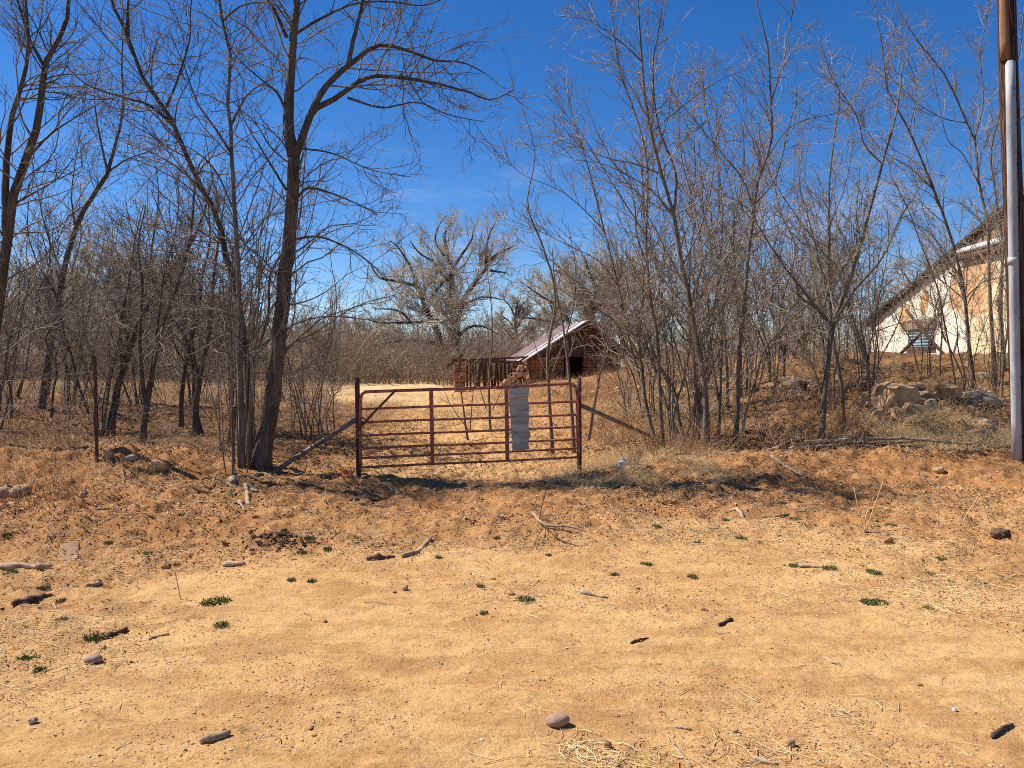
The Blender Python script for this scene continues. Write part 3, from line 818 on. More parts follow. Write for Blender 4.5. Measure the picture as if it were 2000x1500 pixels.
# brush along the field edge : one mass
def brush(name, regions, mt, label_kind, k1=.010, k2=.008):
    Ps = []; Rs = []
    for (x0, x1, Y0, Y1, n, h0, h1, r) in regions:
        px = rng.uniform(x0, x1, n); Y = rng.uniform(Y0, Y1, n); x = (px - 1000) / 1600 * Y
        z = H0(x, Y)
        hh = rng.uniform(h0, h1, n) * (.7 + .6 * (.5 + vn(px / 40, Y / 8, 2)))
        pts = np.zeros((n, 5, 3)); pts[:, 0] = np.stack([x, Y, z - .05], 1)
        d = nrm(np.stack([rng.normal(0, .38, n), rng.normal(0, .38, n), np.ones(n)], 1))
        for k in range(1, 5):
            d = nrm(d + rng.normal(size=(n, 3)) * .14)
            pts[:, k] = pts[:, k - 1] + d * (hh / 4)[:, None]
        rr = r * np.linspace(1, .35, 5)[None, :] * rng.uniform(.6, 1.3, n)[:, None]
        Ps.append(pts); Rs.append(rr)
    A = np.concatenate(Ps); Ar = np.concatenate(Rs)
    s1, q1 = spawn(A, Ar, 2.6, .2, 1, 38, 12, .9, .4, 4, .04, .15, .7, k1)
    s2, q2 = spawn(s1, q1, 3.2, .2, 1, 40, 12, .45, .4, 3, .04, .15, .8, k2)
    V, F = tubes([(A, Ar, 3), (s1, q1, 3), (s2, q2, 3)])
    tag(mesh_from(name, V, F, mt), kind='stuff')
M_brush = simple('brush_twig', [(.3, (.22, .165, .11)), (.7, (.46, .37, .26))], .4, .9)
brush('brushwood', [(-150, 700, 44, 62, 2600, 2.5, 5.5, .022), (-150, 480, 55, 68, 1500, 4, 8, .03), (680, 1040, 46, 64, 1800, 1.6, 4.0, .02), (540, 1020, 66, 80, 1500, 3.5, 6.0, .03), (1230, 1720, 36, 50, 900, 1.0, 2.2, .014)], M_brush, '')
brush('undergrowth', [(-140, 560, 17, 32, 420, .8, 3.6, .008), (-140, 300, 13, 18, 60, .6, 2.2, .006)], M_darktwig, '', .004, .003)
brush('undergrowth', [(1215, 1470, 12.6, 20, 130, .6, 3.2, .007), (1400, 1760, 14, 24, 170, .5, 2.6, .006), (1240, 1700, 22, 34, 120, .8, 3.0, .009)], M_midtwig, '', .004, .003)
# ------------------------------------------------------------------ gate
GY = 10.75
def gp(px, py, dy=0.0):
    return P(px, py, GY + dy)
gate = empty('farm_gate', tuple(P(703, 915, GY)), 'long rusty red tubular farm gate closed across the dirt track', 'gate')
gl = np.array(gate.location)
def gtube(name, pts, r, m, parent, sides=10, n=None, rs=None):
    return tube_obj(name, np.array(pts) - gl, r, m, parent, sides, n, rs)
gtube('frame', [gp(704, 914), gp(704, 850), gp(704, 785), gp(706, 772), gp(711, 767), gp(722, 765), gp(840, 761), gp(990, 756), gp(1105, 749.5), gp(1117, 750), gp(1124, 755), gp(1127, 765), gp(1128, 830), gp(1130, 892)], .021, M_rust, gate, 12, 60)
for (a, b_) in ((799, 784), (825, 810), (851, 834), (876, 858), (895, 876), (913, 893)):
    pts = [gp(704, a)] + [gp(704 + 425 * f, a + (b_ - a) * f + math.sin(f * 9 + a) * .4) for f in (.2, .4, .6, .8)] + [gp(1129, b_)]
    gtube('rail', pts, .0155, M_rust, gate, 8, 16)
for px, y0, y1, lean in ((842, 762, 905, 3), (989, 757, 898, 2)):
    m_ = MB()
    a = gp(px, y0, -.028); c_ = gp(px + lean, y1, -.028)
    mid_ = (a + c_) / 2 - gl; ln = np.linalg.norm(c_ - a)
    ang = math.atan2(c_[0] - a[0], a[2] - c_[2])
    from mathutils import Matrix
    m_.box(mid_, (.052, .014, ln), Matrix.Rotation(-ang, 3, 'Y'))
    m_.build('upright', M_rust, gate, bevel=.003)
gtube('diagonal_rod', [gp(700, 838, -.06), gp(735, 801, -.055), gp(773, 762, -.04)], .015, M_post, gate, 8, 6)
gtube('hinge', [gp(1126, 766, -.03), gp(1131, 765, -.03), gp(1133, 770, -.02), gp(1128, 774, -.03)], .011, M_rust, gate, 8, 10)
gtube('latch_lug', [gp(704, 812, -.02), gp(711, 818, -.03), gp(716, 822, -.02)], .012, M_rust, gate, 8, 5)
# sheet metal plate fixed to the rails
def plate():
    nx_, nz_ = 15, 46
    V = []
    for j in range(nz_):
        f = j / (nz_ - 1)
        xl = 993 + 8 * f + .4 * math.sin(f * 17); xr = 1033 + (3.5 * f) - 3.0 * abs(math.sin(f * 8.3)) * (.3 + f) + .8 * math.sin(f * 27)
        for i in range(nx_):
            g = i / (nx_ - 1)
            px = xl + (xr - xl) * g; py = 758.5 - 2 * g + (881 - 758.5 - 2 * g + 3.0 * math.sin(g * 5) * 0 + (g > .85) * 0) * f
            dy = -.035 - .005 * math.sin(f * 9 + g * 4) - .002 * math.sin(f * 31 + g * 9) - .014 * math.exp(-((f - .12) / .03) ** 2) - .008 * float(fbm(np.array([g * 3]), np.array([f * 8]), 3, 3)[0]) * .8
            V.append(gp(px, py, dy) - gl)
    V = np.array(V)
    i = np.arange(nz_ - 1)[:, None] * nx_; j = np.arange(nx_ - 1)[None, :]
    F = np.stack([i + j, i + j + 1, i + j + nx_ + 1, i + j + nx_], -1).reshape(-1, 4)
    o = mesh_from('sheet_metal_panel', V, [F], M_sheet, gate)
    so_ = o.modifiers.new('thick', 'SOLIDIFY'); so_.thickness = .004
    o['label'] = 'dented grey sheet metal panel with a ragged right edge'
    return o
pl = plate()
for (a, c_) in ((1010, 778), (1014, 801), (1027, 802), (1003, 815), (1008, 846), (1022, 864)):
    gtube('bolt', [gp(a, c_, -.070), gp(a, c_, -.030)], .006, M_post, gate, 8, 2)
# posts and braces
def pipe_thing(name, label, cat, pts, r, m, sides=12, n=8, group=None):
    pts = np.array(pts); loc = pts[0].copy()
    o = tube_obj(name, pts - loc, r, m, None, sides, n)
    o.location = loc
    return tag(o, label, cat, group)
def base_pt(px, py, Y, dz=-.15):
    p = P(px, py, Y); p[2] += dz; return p
pipe_thing('gate_post', 'dark rusty pipe post at the left end of the gate', 'post', [base_pt(701, 940, 10.8), P(697.5, 738, 10.8)], .033, M_post, 14)
pipe_thing('gate_post', 'dark rusty pipe post at the right end of the gate', 'post', [base_pt(1132, 918, 10.85), P(1131, 738, 10.85)], .031, M_post, 14)
gb = G(522, 925); pipe_thing('brace_pipe', 'steel pipe brace slanting from the ground up to the left gate post', 'brace', [gb + np.array([-.08, 0, -.06]), P(697, 818, 10.82)], .031, M_pipe, 14)
gb = G(1284, 868); pipe_thing('brace_pipe', 'dark pipe brace slanting down from the right gate post into the thicket', 'brace', [gb + np.array([.05, 0, .04]), P(1133, 791, 10.9)], .031, M_pipe, 14)
gb = G(1288, 878); pipe_thing('stub_post', 'short rusty stub post where the right brace meets the ground', 'post', [gb + np.array([0, 0, -.1]), gb + np.array([0, 0, .31])], .05, M_post, 14)
# rope on the gate
pts = [gp(700, 845, -.06), gp(696, 852, -.05), gp(703, 856, -.07), gp(709, 848, -.07), gp(704, 841, -.07), gp(714, 846, -.07), gp(722, 853, -.07), gp(730, 876, -.07), gp(738, 900, -.08), gp(748, 925, -.1), gp(757, 943, -.15)]
e = G(767, 957) + np.array([0, 0, .01])
pts += [e + np.array([-.02, .05, .03]), e]
pipe_thing('rope', 'thin frayed rope tied to the left gate post and trailing to the ground', 'rope', pts, .006, M_rope, 5, 60)
lp = [e + np.array([math.cos(a) * .045, math.sin(a) * .07, .012 + .008 * math.sin(a * 3)]) for a in np.linspace(0, 11, 18)]
pipe_thing('rope_coil', 'small knotted rope coil on the ground under the gate', 'rope', lp, .006, M_rope, 5, 40)
# orange twine
g0 = G(675, 940)
Tb = []
for k in range(16):
    q = [g0 + np.array([rng.normal() * .07, rng.normal() * .05, .01])]
    for i in range(6): q.append(q[-1] + np.array([rng.normal() * .03, rng.normal() * .03, rng.uniform(-.01, .045)]))
    Tb.append(resample(np.array(q), 10))
Tb = np.array(Tb)
V, F = tubes([(Tb, np.full(Tb.shape[:2], .004), 4)])
tag(mesh_from('twine', V, F, M_orange), 'tangle of bright orange baling twine at the foot of the left gate post', 'twine')
# fences
def fence_wires(name, label, posts, hs, r=.0025):
    """posts: world base points. wires between them"""
    root = empty(name, tuple(posts[0]), label, 'fence')
    o0 = np.array(root.location)
    for h in hs:
        pts = []
        for a, c_ in zip(posts[:-1], posts[1:]):
            for f in np.linspace(0, 1, 10, endpoint=False):
                p = a * (1 - f) + c_ * f; p = p + np.array([0, 0, h - .05 * math.sin(math.pi * f) * (.6 + h)]); pts.append(p)
        pts.append(posts[-1] + np.array([0, 0, h]))
        a = np.array(pts) - o0
        V, F = tubes([(a[None], np.full((1, len(a)), r), 4)])
        mesh_from('wire', V, F, M_wire, root)
        # barbs
        B = []
        L = np.linspace(0, len(a) - 1.01, int(len(a) * 5))
        for s_ in L:
            i = int(s_); p = a[i] * (1 - s_ + i) + a[i + 1] * (s_ - i)
            d = nrm(rng.normal(size=3)) * .016
            B.append([p - d, p + d])
        B = np.array(B); V, F = tubes([(B, np.full(B.shape[:2], r * .8), 3)])
        tag(mesh_from('barbs', V, F, M_wire, root), kind='stuff')
    return root
tl = [P(697, 940, 10.8)]
tl[0][2] = 0
pA = G(192, 898); pB = G(-30, 905); pB = np.array([-9.8, 13.4, Hs(-9.8, 13.4)]); pC = np.array([-14, 14.6, Hs(-14, 14.6)])
pG = np.array([tl[0][0], 10.8, Hs(tl[0][0], 10.8)])
pM = np.array([-3.75, 11.75, Hs(-3.75, 11.75)])
fence_wires('wire_fence', 'three strand barbed wire fence running left from the gate post', [pG, pM, pA, pB, pC], (.42, .80, 1.18))
def tpost(px, py, label, top=None, x=None):
    g = G(px, py); h = top
    t = empty('fence_post', tuple(g), label, 'fence post')
    m_ = MB(); m_.box((0, 0, h / 2 - .1), (.042, .006, h + .2)); m_.box((0, .018, h / 2 - .1), (.006, .03, h + .2)); m_.build('shaft', M_post, t)
    m_ = MB()
    for k in range(int(h / .055)): m_.box((0, -.006, .1 + k * .055), (.012, .008, .02))
    m_.build('studs', M_post, t)
    t.rotation_euler = (R_(rng.uniform(-2, 2)), R_(1), R_(rng.uniform(-20, 20)))
tpost(189, 898, 'dark steel fence post standing in the left grove beside the berm', 1.38)
tpost(1531, 752, 'thin rusty steel post on top of the eroded bank', .85)

# ------------------------------------------------------------------ utility pole
pY = 13.2
up_ = G(1993, 893); pY = up_[1]
base = P(1997, 893, pY)
pole = empty('utility_pole', (base[0], base[1], base[2]), 'dark creosoted utility pole at the right edge with a grey conduit on it', 'utility pole')
pb = np.array(pole.location)
top = P(1963, -120, pY); mid1 = P(1969, 122, pY)
def pp_(f): return P(1997 + (1969 - 1997) * f, 893 + (122 - 893) * f, pY)
tube_obj('shaft', np.array([base - [0, 0, .4], base, pp_(.33), pp_(.66), mid1, top]) - pb, .13, M_polew, pole, 24, 30, rs=np.array([.126, .124, .120, .116, .112, .108]))
def cp_(f, dx=0, dy=-.1): return P(1975.5 + (1963 - 1975.5) * f + dx, 890 + (125 - 890) * f, pY) + np.array([0, dy, 0])
cp0 = [cp_(f) for f in (-.02, .25, .5, .75, 1.0)]
tube_obj('conduit', np.array(cp0) - pb, .052, M_galv, pole, 20, 10)
m_ = MB()
def strip(pa, pb2, wd, th):
    d = pb2 - pa; L = np.linalg.norm(d); an = math.atan2(d[0], d[2])
    m_.box((pa + pb2) / 2 - pb, (wd, th, L), Matrix.Rotation(an, 3, 'Y'))
strip(cp_(-.02, 8, -.09), cp_(1.0, 8, -.09), .03, .05)
m_.build('cover_strip', M_galv, pole, bevel=.004)
for f in (.495,):
    c_ = cp_(f) - pb; tube_obj('clamp', [c_ - [0, 0, .045], c_ + [0, 0, .045]], .062, M_galv, pole, 20, 2)
for f in (.05, .2, .35, .52, .63, .74, .84, .93):
    c_ = cp_(f, 8.5, -.115) - pb; tube_obj('bolt', [c_ - [0, .012, 0], c_ + [0, .012, 0]], .008, M_post, pole, 8, 2)
q = [cp_(1.0), cp_(1.0) + [.03, 0, .15], pp_(1.05) + [.0, -.125, 0], pp_(1.1) + [-.02, -.13, 0], pp_(1.16) + [-.03, -.125, 0], top + [-.03, -.125, 0]]
tube_obj('cable', np.array(q) - pb, .014, M_polew, pole, 8, 20)
m_ = MB(); m_.box(pp_(1.08) - pb + np.array([-.085, -.07, 0]), (.10, .10, 1.4)); 
tube_obj('pale_sunlit_face', np.array([pp_(1.0) + [-.075, -.065, 0], pp_(1.1) + [-.065, -.065, 0], top + [-.06, -.06, 0]]) - pb, .062, M_polet, pole, 12, 8)  # lighter wood above the conduit; the sunlit left side is painted on

# ------------------------------------------------------------------ white house
def housemat():
    m, t, b = mat('peeling_white_plaster')
    tc = node(t, 'ShaderNodeTexCoord')
    n = noise(t, 1.7, 9, .68, vec=tc.outputs['Object'], stretch=(1, 1, .6))
    n2 = noise(t, 9, 5, .6, vec=tc.outputs['Object'])
    white = ramp(t, n2, [(.3, (.68, .58, .42)), (.55, (.84, .77, .63))])
    adobe = ramp(t, n2, [(.3, (.40, .20, .09)), (.65, (.62, .38, .19))])
    tan = ramp(t, n2, [(.3, (.70, .50, .27)), (.7, (.82, .66, .42))])
    sx = node(t, 'ShaderNodeSeparateXYZ'); t.links.new(tc.outputs['Object'], sx.inputs[0])
    def blob(y, z, ry, rz, k):
        a = node(t, 'ShaderNodeMath', operation='MULTIPLY_ADD'); t.links.new(sx.outputs[1], a.inputs[0]); a.inputs[1].default_value = 1 / ry; a.inputs[2].default_value = -y / ry
        c = node(t, 'ShaderNodeMath', operation='MULTIPLY_ADD'); t.links.new(sx.outputs[2], c.inputs[0]); c.inputs[1].default_value = 1 / rz; c.inputs[2].default_value = -z / rz
        a2 = node(t, 'ShaderNodeMath', operation='MULTIPLY'); t.links.new(a.outputs[0], a2.inputs[0]); t.links.new(a.outputs[0], a2.inputs[1])
        d = node(t, 'ShaderNodeMath', operation='MULTIPLY_ADD'); t.links.new(c.outputs[0], d.inputs[0]); t.links.new(c.outputs[0], d.inputs[1]); t.links.new(a2.outputs[0], d.inputs[2])
        e = node(t, 'ShaderNodeMath', operation='MULTIPLY_ADD'); t.links.new(n, e.inputs[0]); e.inputs[1].default_value = k; t.links.new(d.outputs[0], e.inputs[2])
        g = node(t, 'ShaderNodeMath', operation='LESS_THAN'); t.links.new(e.outputs[0], g.inputs[0]); g.inputs[1].default_value = 1 + k * .5
        return g.outputs[0]
    c = mixc(t, blob(22.4, 1.2, .9, 2.2, 6.5), white, tan)
    c = mixc(t, blob(23.2, 2.3, 1.3, .85, 6.5), c, adobe)
    c = mixc(t, blob(27.2, 1.6, .42, .5, 3), c, adobe)
    c = mixc(t, blob(25.9, 2.05, .3, .4, 3), c, adobe)
    c = mixc(t, blob(26.1, .25, 1.2, .2, 3), c, tan)
    c = mixc(t, ramp(t, n, [(.36, (.9, .9, .9)), (.42, (0, 0, 0))]), c, tan)
    t.links.new(c, b.inputs['Base Color'])
    b.inputs['Roughness'].default_value = .9
    bumpn(t, b, n2, .6, .03)
    return m
M_plaster = housemat()
M_roof = simple('dark_tar_roof', [(.3, (.02, .015, .012)), (.7, (.08, .055, .04))], 6, .9, .6, 20)
M_board = simple('weathered_boards', [(.3, (.16, .10, .06)), (.7, (.40, .28, .18))], 5, .9, .6, 20, stretch=(1, 6, .3))
M_corr = simple('blue_grey_corrugated', [(.3, (.16, .24, .29)), (.7, (.36, .47, .53))], 5, .45, spec=.4)
M_whitep = simple('white_painted_beam', [(.3, (.70, .67, .62)), (.7, (.85, .83, .78))], 7, .6)
HX = 13.0
house = empty('white_house', (HX, 0, 1.35), 'white plastered adobe house with peeling gable wall, half hidden by bare trees at right', 'house')
# gable profile (y, z local): eave far, ridge, eave near
YE, YR, YN = 29.7, 19.4, 14.5
def roofz(y):   # underside of the roof, world height minus 1.35
    return 1.42 + (YE - y) * .315 - 1.35 + .0 if y >= YR else (1.42 + (YE - YR) * .315 - 1.35) - (YR - y) * .5
for nm, zb in ():
    pass
# window opening y0..y1, z0..z1 in the gable wall
wy0, wy1, wz0, wz1 = 25.25, 26.95, .62, 1.20
zo = 1.6
def rz_(y): return 1.6 + (75 / 1600) * 29.6 - 1.35 - .06 + (29.6 - y) * .318
top_line = [(YE, rz_(YE)), (wy1, rz_(wy1)), (wy0, rz_(wy0)), (YR, rz_(YR)), (YN, rz_(YR) - 2.2)]
m_ = MB()
def wallpoly(poly, x0=0, x1=.35):
    n = len(poly); b0 = [(x0, y, z) for y, z in poly] + [(x1, y, z) for y, z in poly]
    f = [tuple(range(n))[::-1], tuple(range(n, 2 * n))] + [(i, (i + 1) % n, n + (i + 1) % n, n + i) for i in range(n)]
    m_.add(b0, f)
wallpoly([(YE, -.6), (YE, rz_(YE)), (wy1, rz_(wy1)), (wy1, -.6)])
wallpoly([(wy1, wz1), (wy1, rz_(wy1)), (wy0, rz_(wy0)), (wy0, wz1)])
wallpoly([(wy1, -.6), (wy1, wz0), (wy0, wz0), (wy0, -.6)])
wallpoly([(wy0, -.6), (wy0, rz_(wy0)), (YR, rz_(YR)), (YN, rz_(YR) - 2.2), (YN, -.6)])
m_.build('gable_wall', M_plaster, house)
m_ = MB(); m_.box((4.5, YE - .175, .35), (8.3, .35, 1.95)); m_.box((4.5, YN + .175, 1.0), (8.3, .35, 3.2)); m_.box((8.825, (YE + YN) / 2, .35), (.35, YE - YN, 1.95)); m_.build('side_walls', M_plaster, house)
# roof slabs with ragged edge
def roofslab(ya, yb, za, zb_, nm, m, th=.09, over=.22):
    n = 40; V = []
    for i in range(n):
        f = i / (n - 1); y = ya + (yb - ya) * f; z = za + (zb_ - za) * f
        x0 = -over + rng.uniform(-.03, .03)
        for x in (x0, 9.4):
            for dz in (0, th + rng.uniform(-.02, .03) * (x < 1)):
                V.append((x, y, z + dz))
    F = []
    for i in range(n - 1):
        a = i * 4; b2 = a + 4
        F += [(a, a + 1, b2 + 1, b2), (a + 2, b2 + 2, b2 + 3, a + 3), (a + 1, a + 3, b2 + 3, b2 + 1), (a, b2, b2 + 2, a + 2)]
    F += [(0, 2, 3, 1), (n * 4 - 4, n * 4 - 3, n * 4 - 1, n * 4 - 2)]
    k = MB(); k.add(V, F); return k.build(nm, m, house)
roofslab(YE + .5, YR, rz_(YE + .5) + .004, rz_(YR) + .004, 'roof', M_roof)
roofslab(YR - .01, YN - .5, rz_(YR) + .004, rz_(YR) - 2.42, 'roof', M_roof)
for k in range(34):
    m_ = MB()
    y = YE - .1 - k * .30
    m_.box((-.08 + rng.uniform(-.03, .03), y, rz_(y) - .04), (.22, .07, .09), Matrix.Rotation(R_(17.6), 3, 'X'), .01)
    m_.build('rafter', M_darkwood, house)

# upper boarded part and white beam below it
m_ = MB()
y = 24.2
while y > YR:
    z0 = 3.35 - 1.35 + 1.35 - .0; zb_ = 4.72 - 1.35; zt = rz_(y) - .03
    if zt > zb_: m_.box((-.03 + rng.uniform(-.006, .006), y, (zb_ + zt) / 2), (.03, .17, zt - zb_))
    y -= .18
m_.build('gable_boards', M_board, house)
b1 = P(1868, 492, (HX - .1) / .868 * 1.0 if 0 else 23.8); b2 = P(2010, 456, 20.6)
b1[0] = HX - .1; b2[0] = HX - .12
hl = np.array([HX, 0, 1.35])
tube_obj('white_beam', np.array([b1, b2]) - hl, .085, M_whitep, house, 12, 4)
tube_obj('dark_beam', np.array([b1 - [0, 0, .2], b2 - [0, 0, .22]]) - hl, .10, M_darkwood, house, 8, 4)
# window : corrugated sheet in frame, boards above
win = MB()
win.box((-.02, (wy0 + wy1) / 2, wz1 + .14), (.09, wy1 - wy0 + .25, .30)); wo = win.build('window', M_board, house)
k = MB()
n = 60
V = []
for i in range(n):
    f = i / (n - 1); z = wz0 + (wz1 - wz0) * f
    V += [(.05 + .028 * math.sin(f * 2 * math.pi * 6), wy0 + .003, z), (.05 + .028 * math.sin(f * 2 * math.pi * 6), wy1 - .003, z)]
k.add(V, [(2 * i, 2 * i + 1, 2 * i + 3, 2 * i + 2) for i in range(n - 1)])
o = k.build('corrugated_shutter', M_corr, wo, smooth=True); o.modifiers.new('t', 'SOLIDIFY').thickness = .006
k = MB(); k.box((-.03, (wy0 + wy1) / 2, wz0 - .05), (.12, wy1 - wy0 + .2, .1)); k.build('sill', M_darkwood, wo)
pipe_thing('leaning_pole', 'crossed dark stick leaning up to the right against the white house wall', 'stick', [P(1760, 690, 25.0), P(1800, 650, 24.5), P(1836, 612, 24.0)], .05, M_darkwood, 7, 10)
pipe_thing('leaning_pole', 'long dead branch leaning down to the right across the louvred window', 'stick', [P(1770, 605, 23.0), P(1810, 655, 22.5), P(1855, 705, 22.0), P(1880, 740, 21.5)], .045, M_darkwood, 7, 10)

# ------------------------------------------------------------------ old adobe hut
M_adobe = simple('crumbling_adobe', [(.28, (.10, .05, .028)), (.5, (.30, .155, .075)), (.75, (.56, .34, .17))], 2.2, .95, .8, 9)
M_hroof = mat('rusty_metal_roof'); mh, t, b = M_hroof
tc = node(t, 'ShaderNodeTexCoord'); n = noise(t, 1.2, 5, .6, vec=tc.outputs['Object'])
sxh = node(t, 'ShaderNodeSeparateXYZ'); t.links.new(tc.outputs['Object'], sxh.inputs[0])
mrh = node(t, 'ShaderNodeMapRange'); mrh.inputs[1].default_value = -.6; mrh.inputs[2].default_value = 3.4; t.links.new(sxh.outputs[1], mrh.inputs[0])
st_ = ramp(t, mrh.outputs[0], [(0, (0, 0, 0)), (.10, (1, 1, 1)), (.30, (0, 0, 0)), (.47, (.9, .9, .9)), (.56, (0, 0, 0))])
for nn_ in t.nodes:
    if nn_.type == 'VALTORGB' and len(nn_.color_ramp.elements) == 5: nn_.color_ramp.interpolation = 'CONSTANT'
c = mixc(t, st_, ramp(t, n, [(.3, (.12, .075, .07)), (.7, (.24, .165, .155))]), (.60, .62, .64))
t.links.new(c, b.inputs['Base Color']); b.inputs['Roughness'].default_value = .5; b.inputs['Metallic'].default_value = 0
HY = 36.0
ho = np.array([.86, HY, .38])
hut = empty('adobe_hut', tuple(ho), 'crumbling adobe hut with a rusty striped metal roof behind the gate', 'hut', rz=R_(8.1))
def stones(name, boxes, m, parent, jit=.03, course=.16, bl=.34, miss=0.0):
    """courses of adobe blocks filling boxes (x0,x1,y0,y1,z0,z1)"""
    k = MB()
    for (x0, x1, y0, y1, z0, z1) in boxes:
        z = z0; r = 0
        while z < z1 - .02:
            x = x0 - (bl / 2 if r % 2 else 0)
            while x < x1:
                xa = max(x, x0); xb = min(x + bl, x1)
                if xb - xa > .05 and rng.random() > miss:
                    k.box(((xa + xb) / 2, (y0 + y1) / 2 + rng.uniform(-jit, jit), z + course / 2), (xb - xa - .012, y1 - y0, min(course, z1 - z) - .012), None, jit * .7)
                x += bl
            z += course; r += 1
    return k.build(name, m, parent, bevel=.02)
stones('front_wall', [(0, 1.45, 0, .35, -.3, 1.27), (2.35, 4.05, 0, .35, -.3, 1.5), (1.45, 2.35, 0, .35, -.3, .15)], M_adobe, hut)
stones('side_wall', [(-.0, .35, .4, .4, 0, 0)] , M_adobe, hut) if 0 else None
k = MB(); k.box((.175, 3.0, .5), (.34, 5.2, 1.5)); k.box((3.875, 3.0, .6), (.34, 5.2, 1.9)); k.box((2, 5.6, .6), (3.4, .3, 1.8)); k.build('side_walls', M_adobe, hut, bevel=.02)
zl, zr, zt = 1.30, 1.62, 2.83
k = MB()
n = 22
for i in range(n):
    x = 4.05 * (i + .5) / n
    zz = zl + (zt - zl) * x / 2.44 if x < 2.44 else zt + (zr - zt) * (x - 2.44) / 1.61
    z0 = 1.27 if x < 2.35 else 1.5
    if zz - .05 > z0: k.box((x, .12 + rng.uniform(-.02, .02), (z0 + zz) / 2), (4.05 / n - .012, .03, zz - z0 - .04))
k.build('gable_boards', M_darkwood, hut)
def hroof(xa, za, xb, zb_, nm, seams):
    k = MB(); n = 34
    V = []
    for i in range(n):
        f = i / (n - 1); y = -.45 + 6.4 * f
        dz = .022 * (i % 2)
        for (x, z) in ((xa, za), (xb, zb_)): V.append((x, y, z + dz + .03))
    k.add(V, [(2 * i, 2 * i + 2, 2 * i + 3, 2 * i + 1) for i in range(n - 1)])
    o = k.build(nm, mh, hut); o.modifiers.new('t', 'SOLIDIFY').thickness = .03
    return o
hroof(-.42, zl - .28, 2.45, zt, 'roof', 1)
hroof(2.46, zt, 4.5, zr - .33, 'roof', 1)
k = MB()
for (xa, za, xb, zb_) in ((-.40, zl - .34, 2.45, zt - .07), (2.45, zt - .07, 4.48, zr - .39)):
    L = math.hypot(xb - xa, zb_ - za); an = math.atan2(zb_ - za, xb - xa)
    k.box(((xa + xb) / 2, -.38, (za + zb_) / 2), (L, .05, .13), Matrix.Rotation(-an, 3, 'Y'))
k.build('barge_boards', M_darkwood, hut)
for x in (.35, 1.5):
    tube_obj('porch_post', [(x, -.3, -.3), (x + .03, -.32, 1.4 + x * .4)], .06, M_board, hut, 8, 4)
# collapsed wing on the left
ruin = empty('ruined_wall', (-2.4, 36.0, .35), 'roofless ruin of orange adobe pillars and dark beams left of the hut', 'ruin', rz=R_(4))
stones('pillar', [(-.15, .35, 0, .5, -.3, 1.05)], M_adobe, ruin, .04)
stones('pillar', [(2.5, 2.9, .3, .8, -.3, .7)], M_adobe, ruin, .05, miss=.05)
k = MB()
for i in range(20): k.box((.3 + i * .145 + rng.uniform(-.03, .03), 1.6 + rng.uniform(-.06, .06), .5 + rng.uniform(-.1, .05)), (rng.uniform(.07, .15), .04, 1.5 + rng.uniform(-.6, .1)), Matrix.Rotation(R_(rng.uniform(-6, 6)), 3, 'Y'))
k.build('back_boards', M_darkwood, ruin)
k = MB(); k.box((1.45, .3, 1.22), (3.4, .9, .09), Matrix.Rotation(R_(-3), 3, 'Y')); k.box((1.4, -.1, 1.12), (3.3, .12, .13), Matrix.Rotation(R_(2), 3, 'Y')); k.box((-.1, -.1, 1.15), (.9, .12, .12), Matrix.Rotation(R_(-38), 3, 'Y'))
k.build('roof_beams', M_darkwood, ruin)

# ------------------------------------------------------------------ rocks
def rock_mesh(name, m, size, seed, parent=None, block=.5, sub=3, rough_=.16):
    bm = bmesh.new(); bmesh.ops.create_icosphere(bm, subdivisions=sub, radius=1)
    r2 = np.random.default_rng(seed)
    planes = nrm(r2.normal(size=(9, 3))); pd = r2.uniform(.62, .9, 9)
    for v in bm.verts:
        p = np.array(v.co)
        for a, d in zip(planes, pd):
            e = p @ a - d
            if e > 0: p = p - a * e * block * 1.6 * min(1, 1)
        mmax = np.max(np.abs(p)); p = p * (1 - block * .35) + p / max(mmax, .3) * block * .35 * .8
        nn = float(fbm(np.array([p[0] * 1.7 + seed]), np.array([p[1] * 1.7 + p[2] * 2.3]), seed % 5, 4)[0])
        p = p * (1 + rough_ * nn * 1.6)
        v.co = Vector(p * np.array(size))
    me = bpy.data.meshes.new(name); bm.to_mesh(me); bm.free(); me.materials.append(m)
    if block < .3: me.polygons.foreach_set('use_smooth', [True] * len(me.polygons))
    o = bpy.data.objects.new(name, me); C.objects.link(o)
    return o
import bmesh
def rock(px, py, wpx, hpx, label, m, dep=1.0, block=.6, sub=3, name='rock', cat='rock', rz=None, group=None, sink=.25, Y=None, rough_=.16):
    g = G(px, py + hpx * .45) if Y is None else P(px, py + hpx * .45, Y)
    s = g[1] / 1600
    sx = wpx * s / 2; sz = hpx * s / 2 * 1.05
    o = rock_mesh(name, m, (sx, sx * dep, sz * (1 + sink)), int(px * 7 + py), None, block, sub, rough_)
    o.location = (g[0], g[1] + sx * dep * .6, g[2] + sz * (1 - sink * .6) * .9)
    o.rotation_euler = (R_(random.uniform(-6, 6)), R_(random.uniform(-6, 6)), rz if rz is not None else R_(random.uniform(-15, 15)))
    return tag(o, label, cat, group)
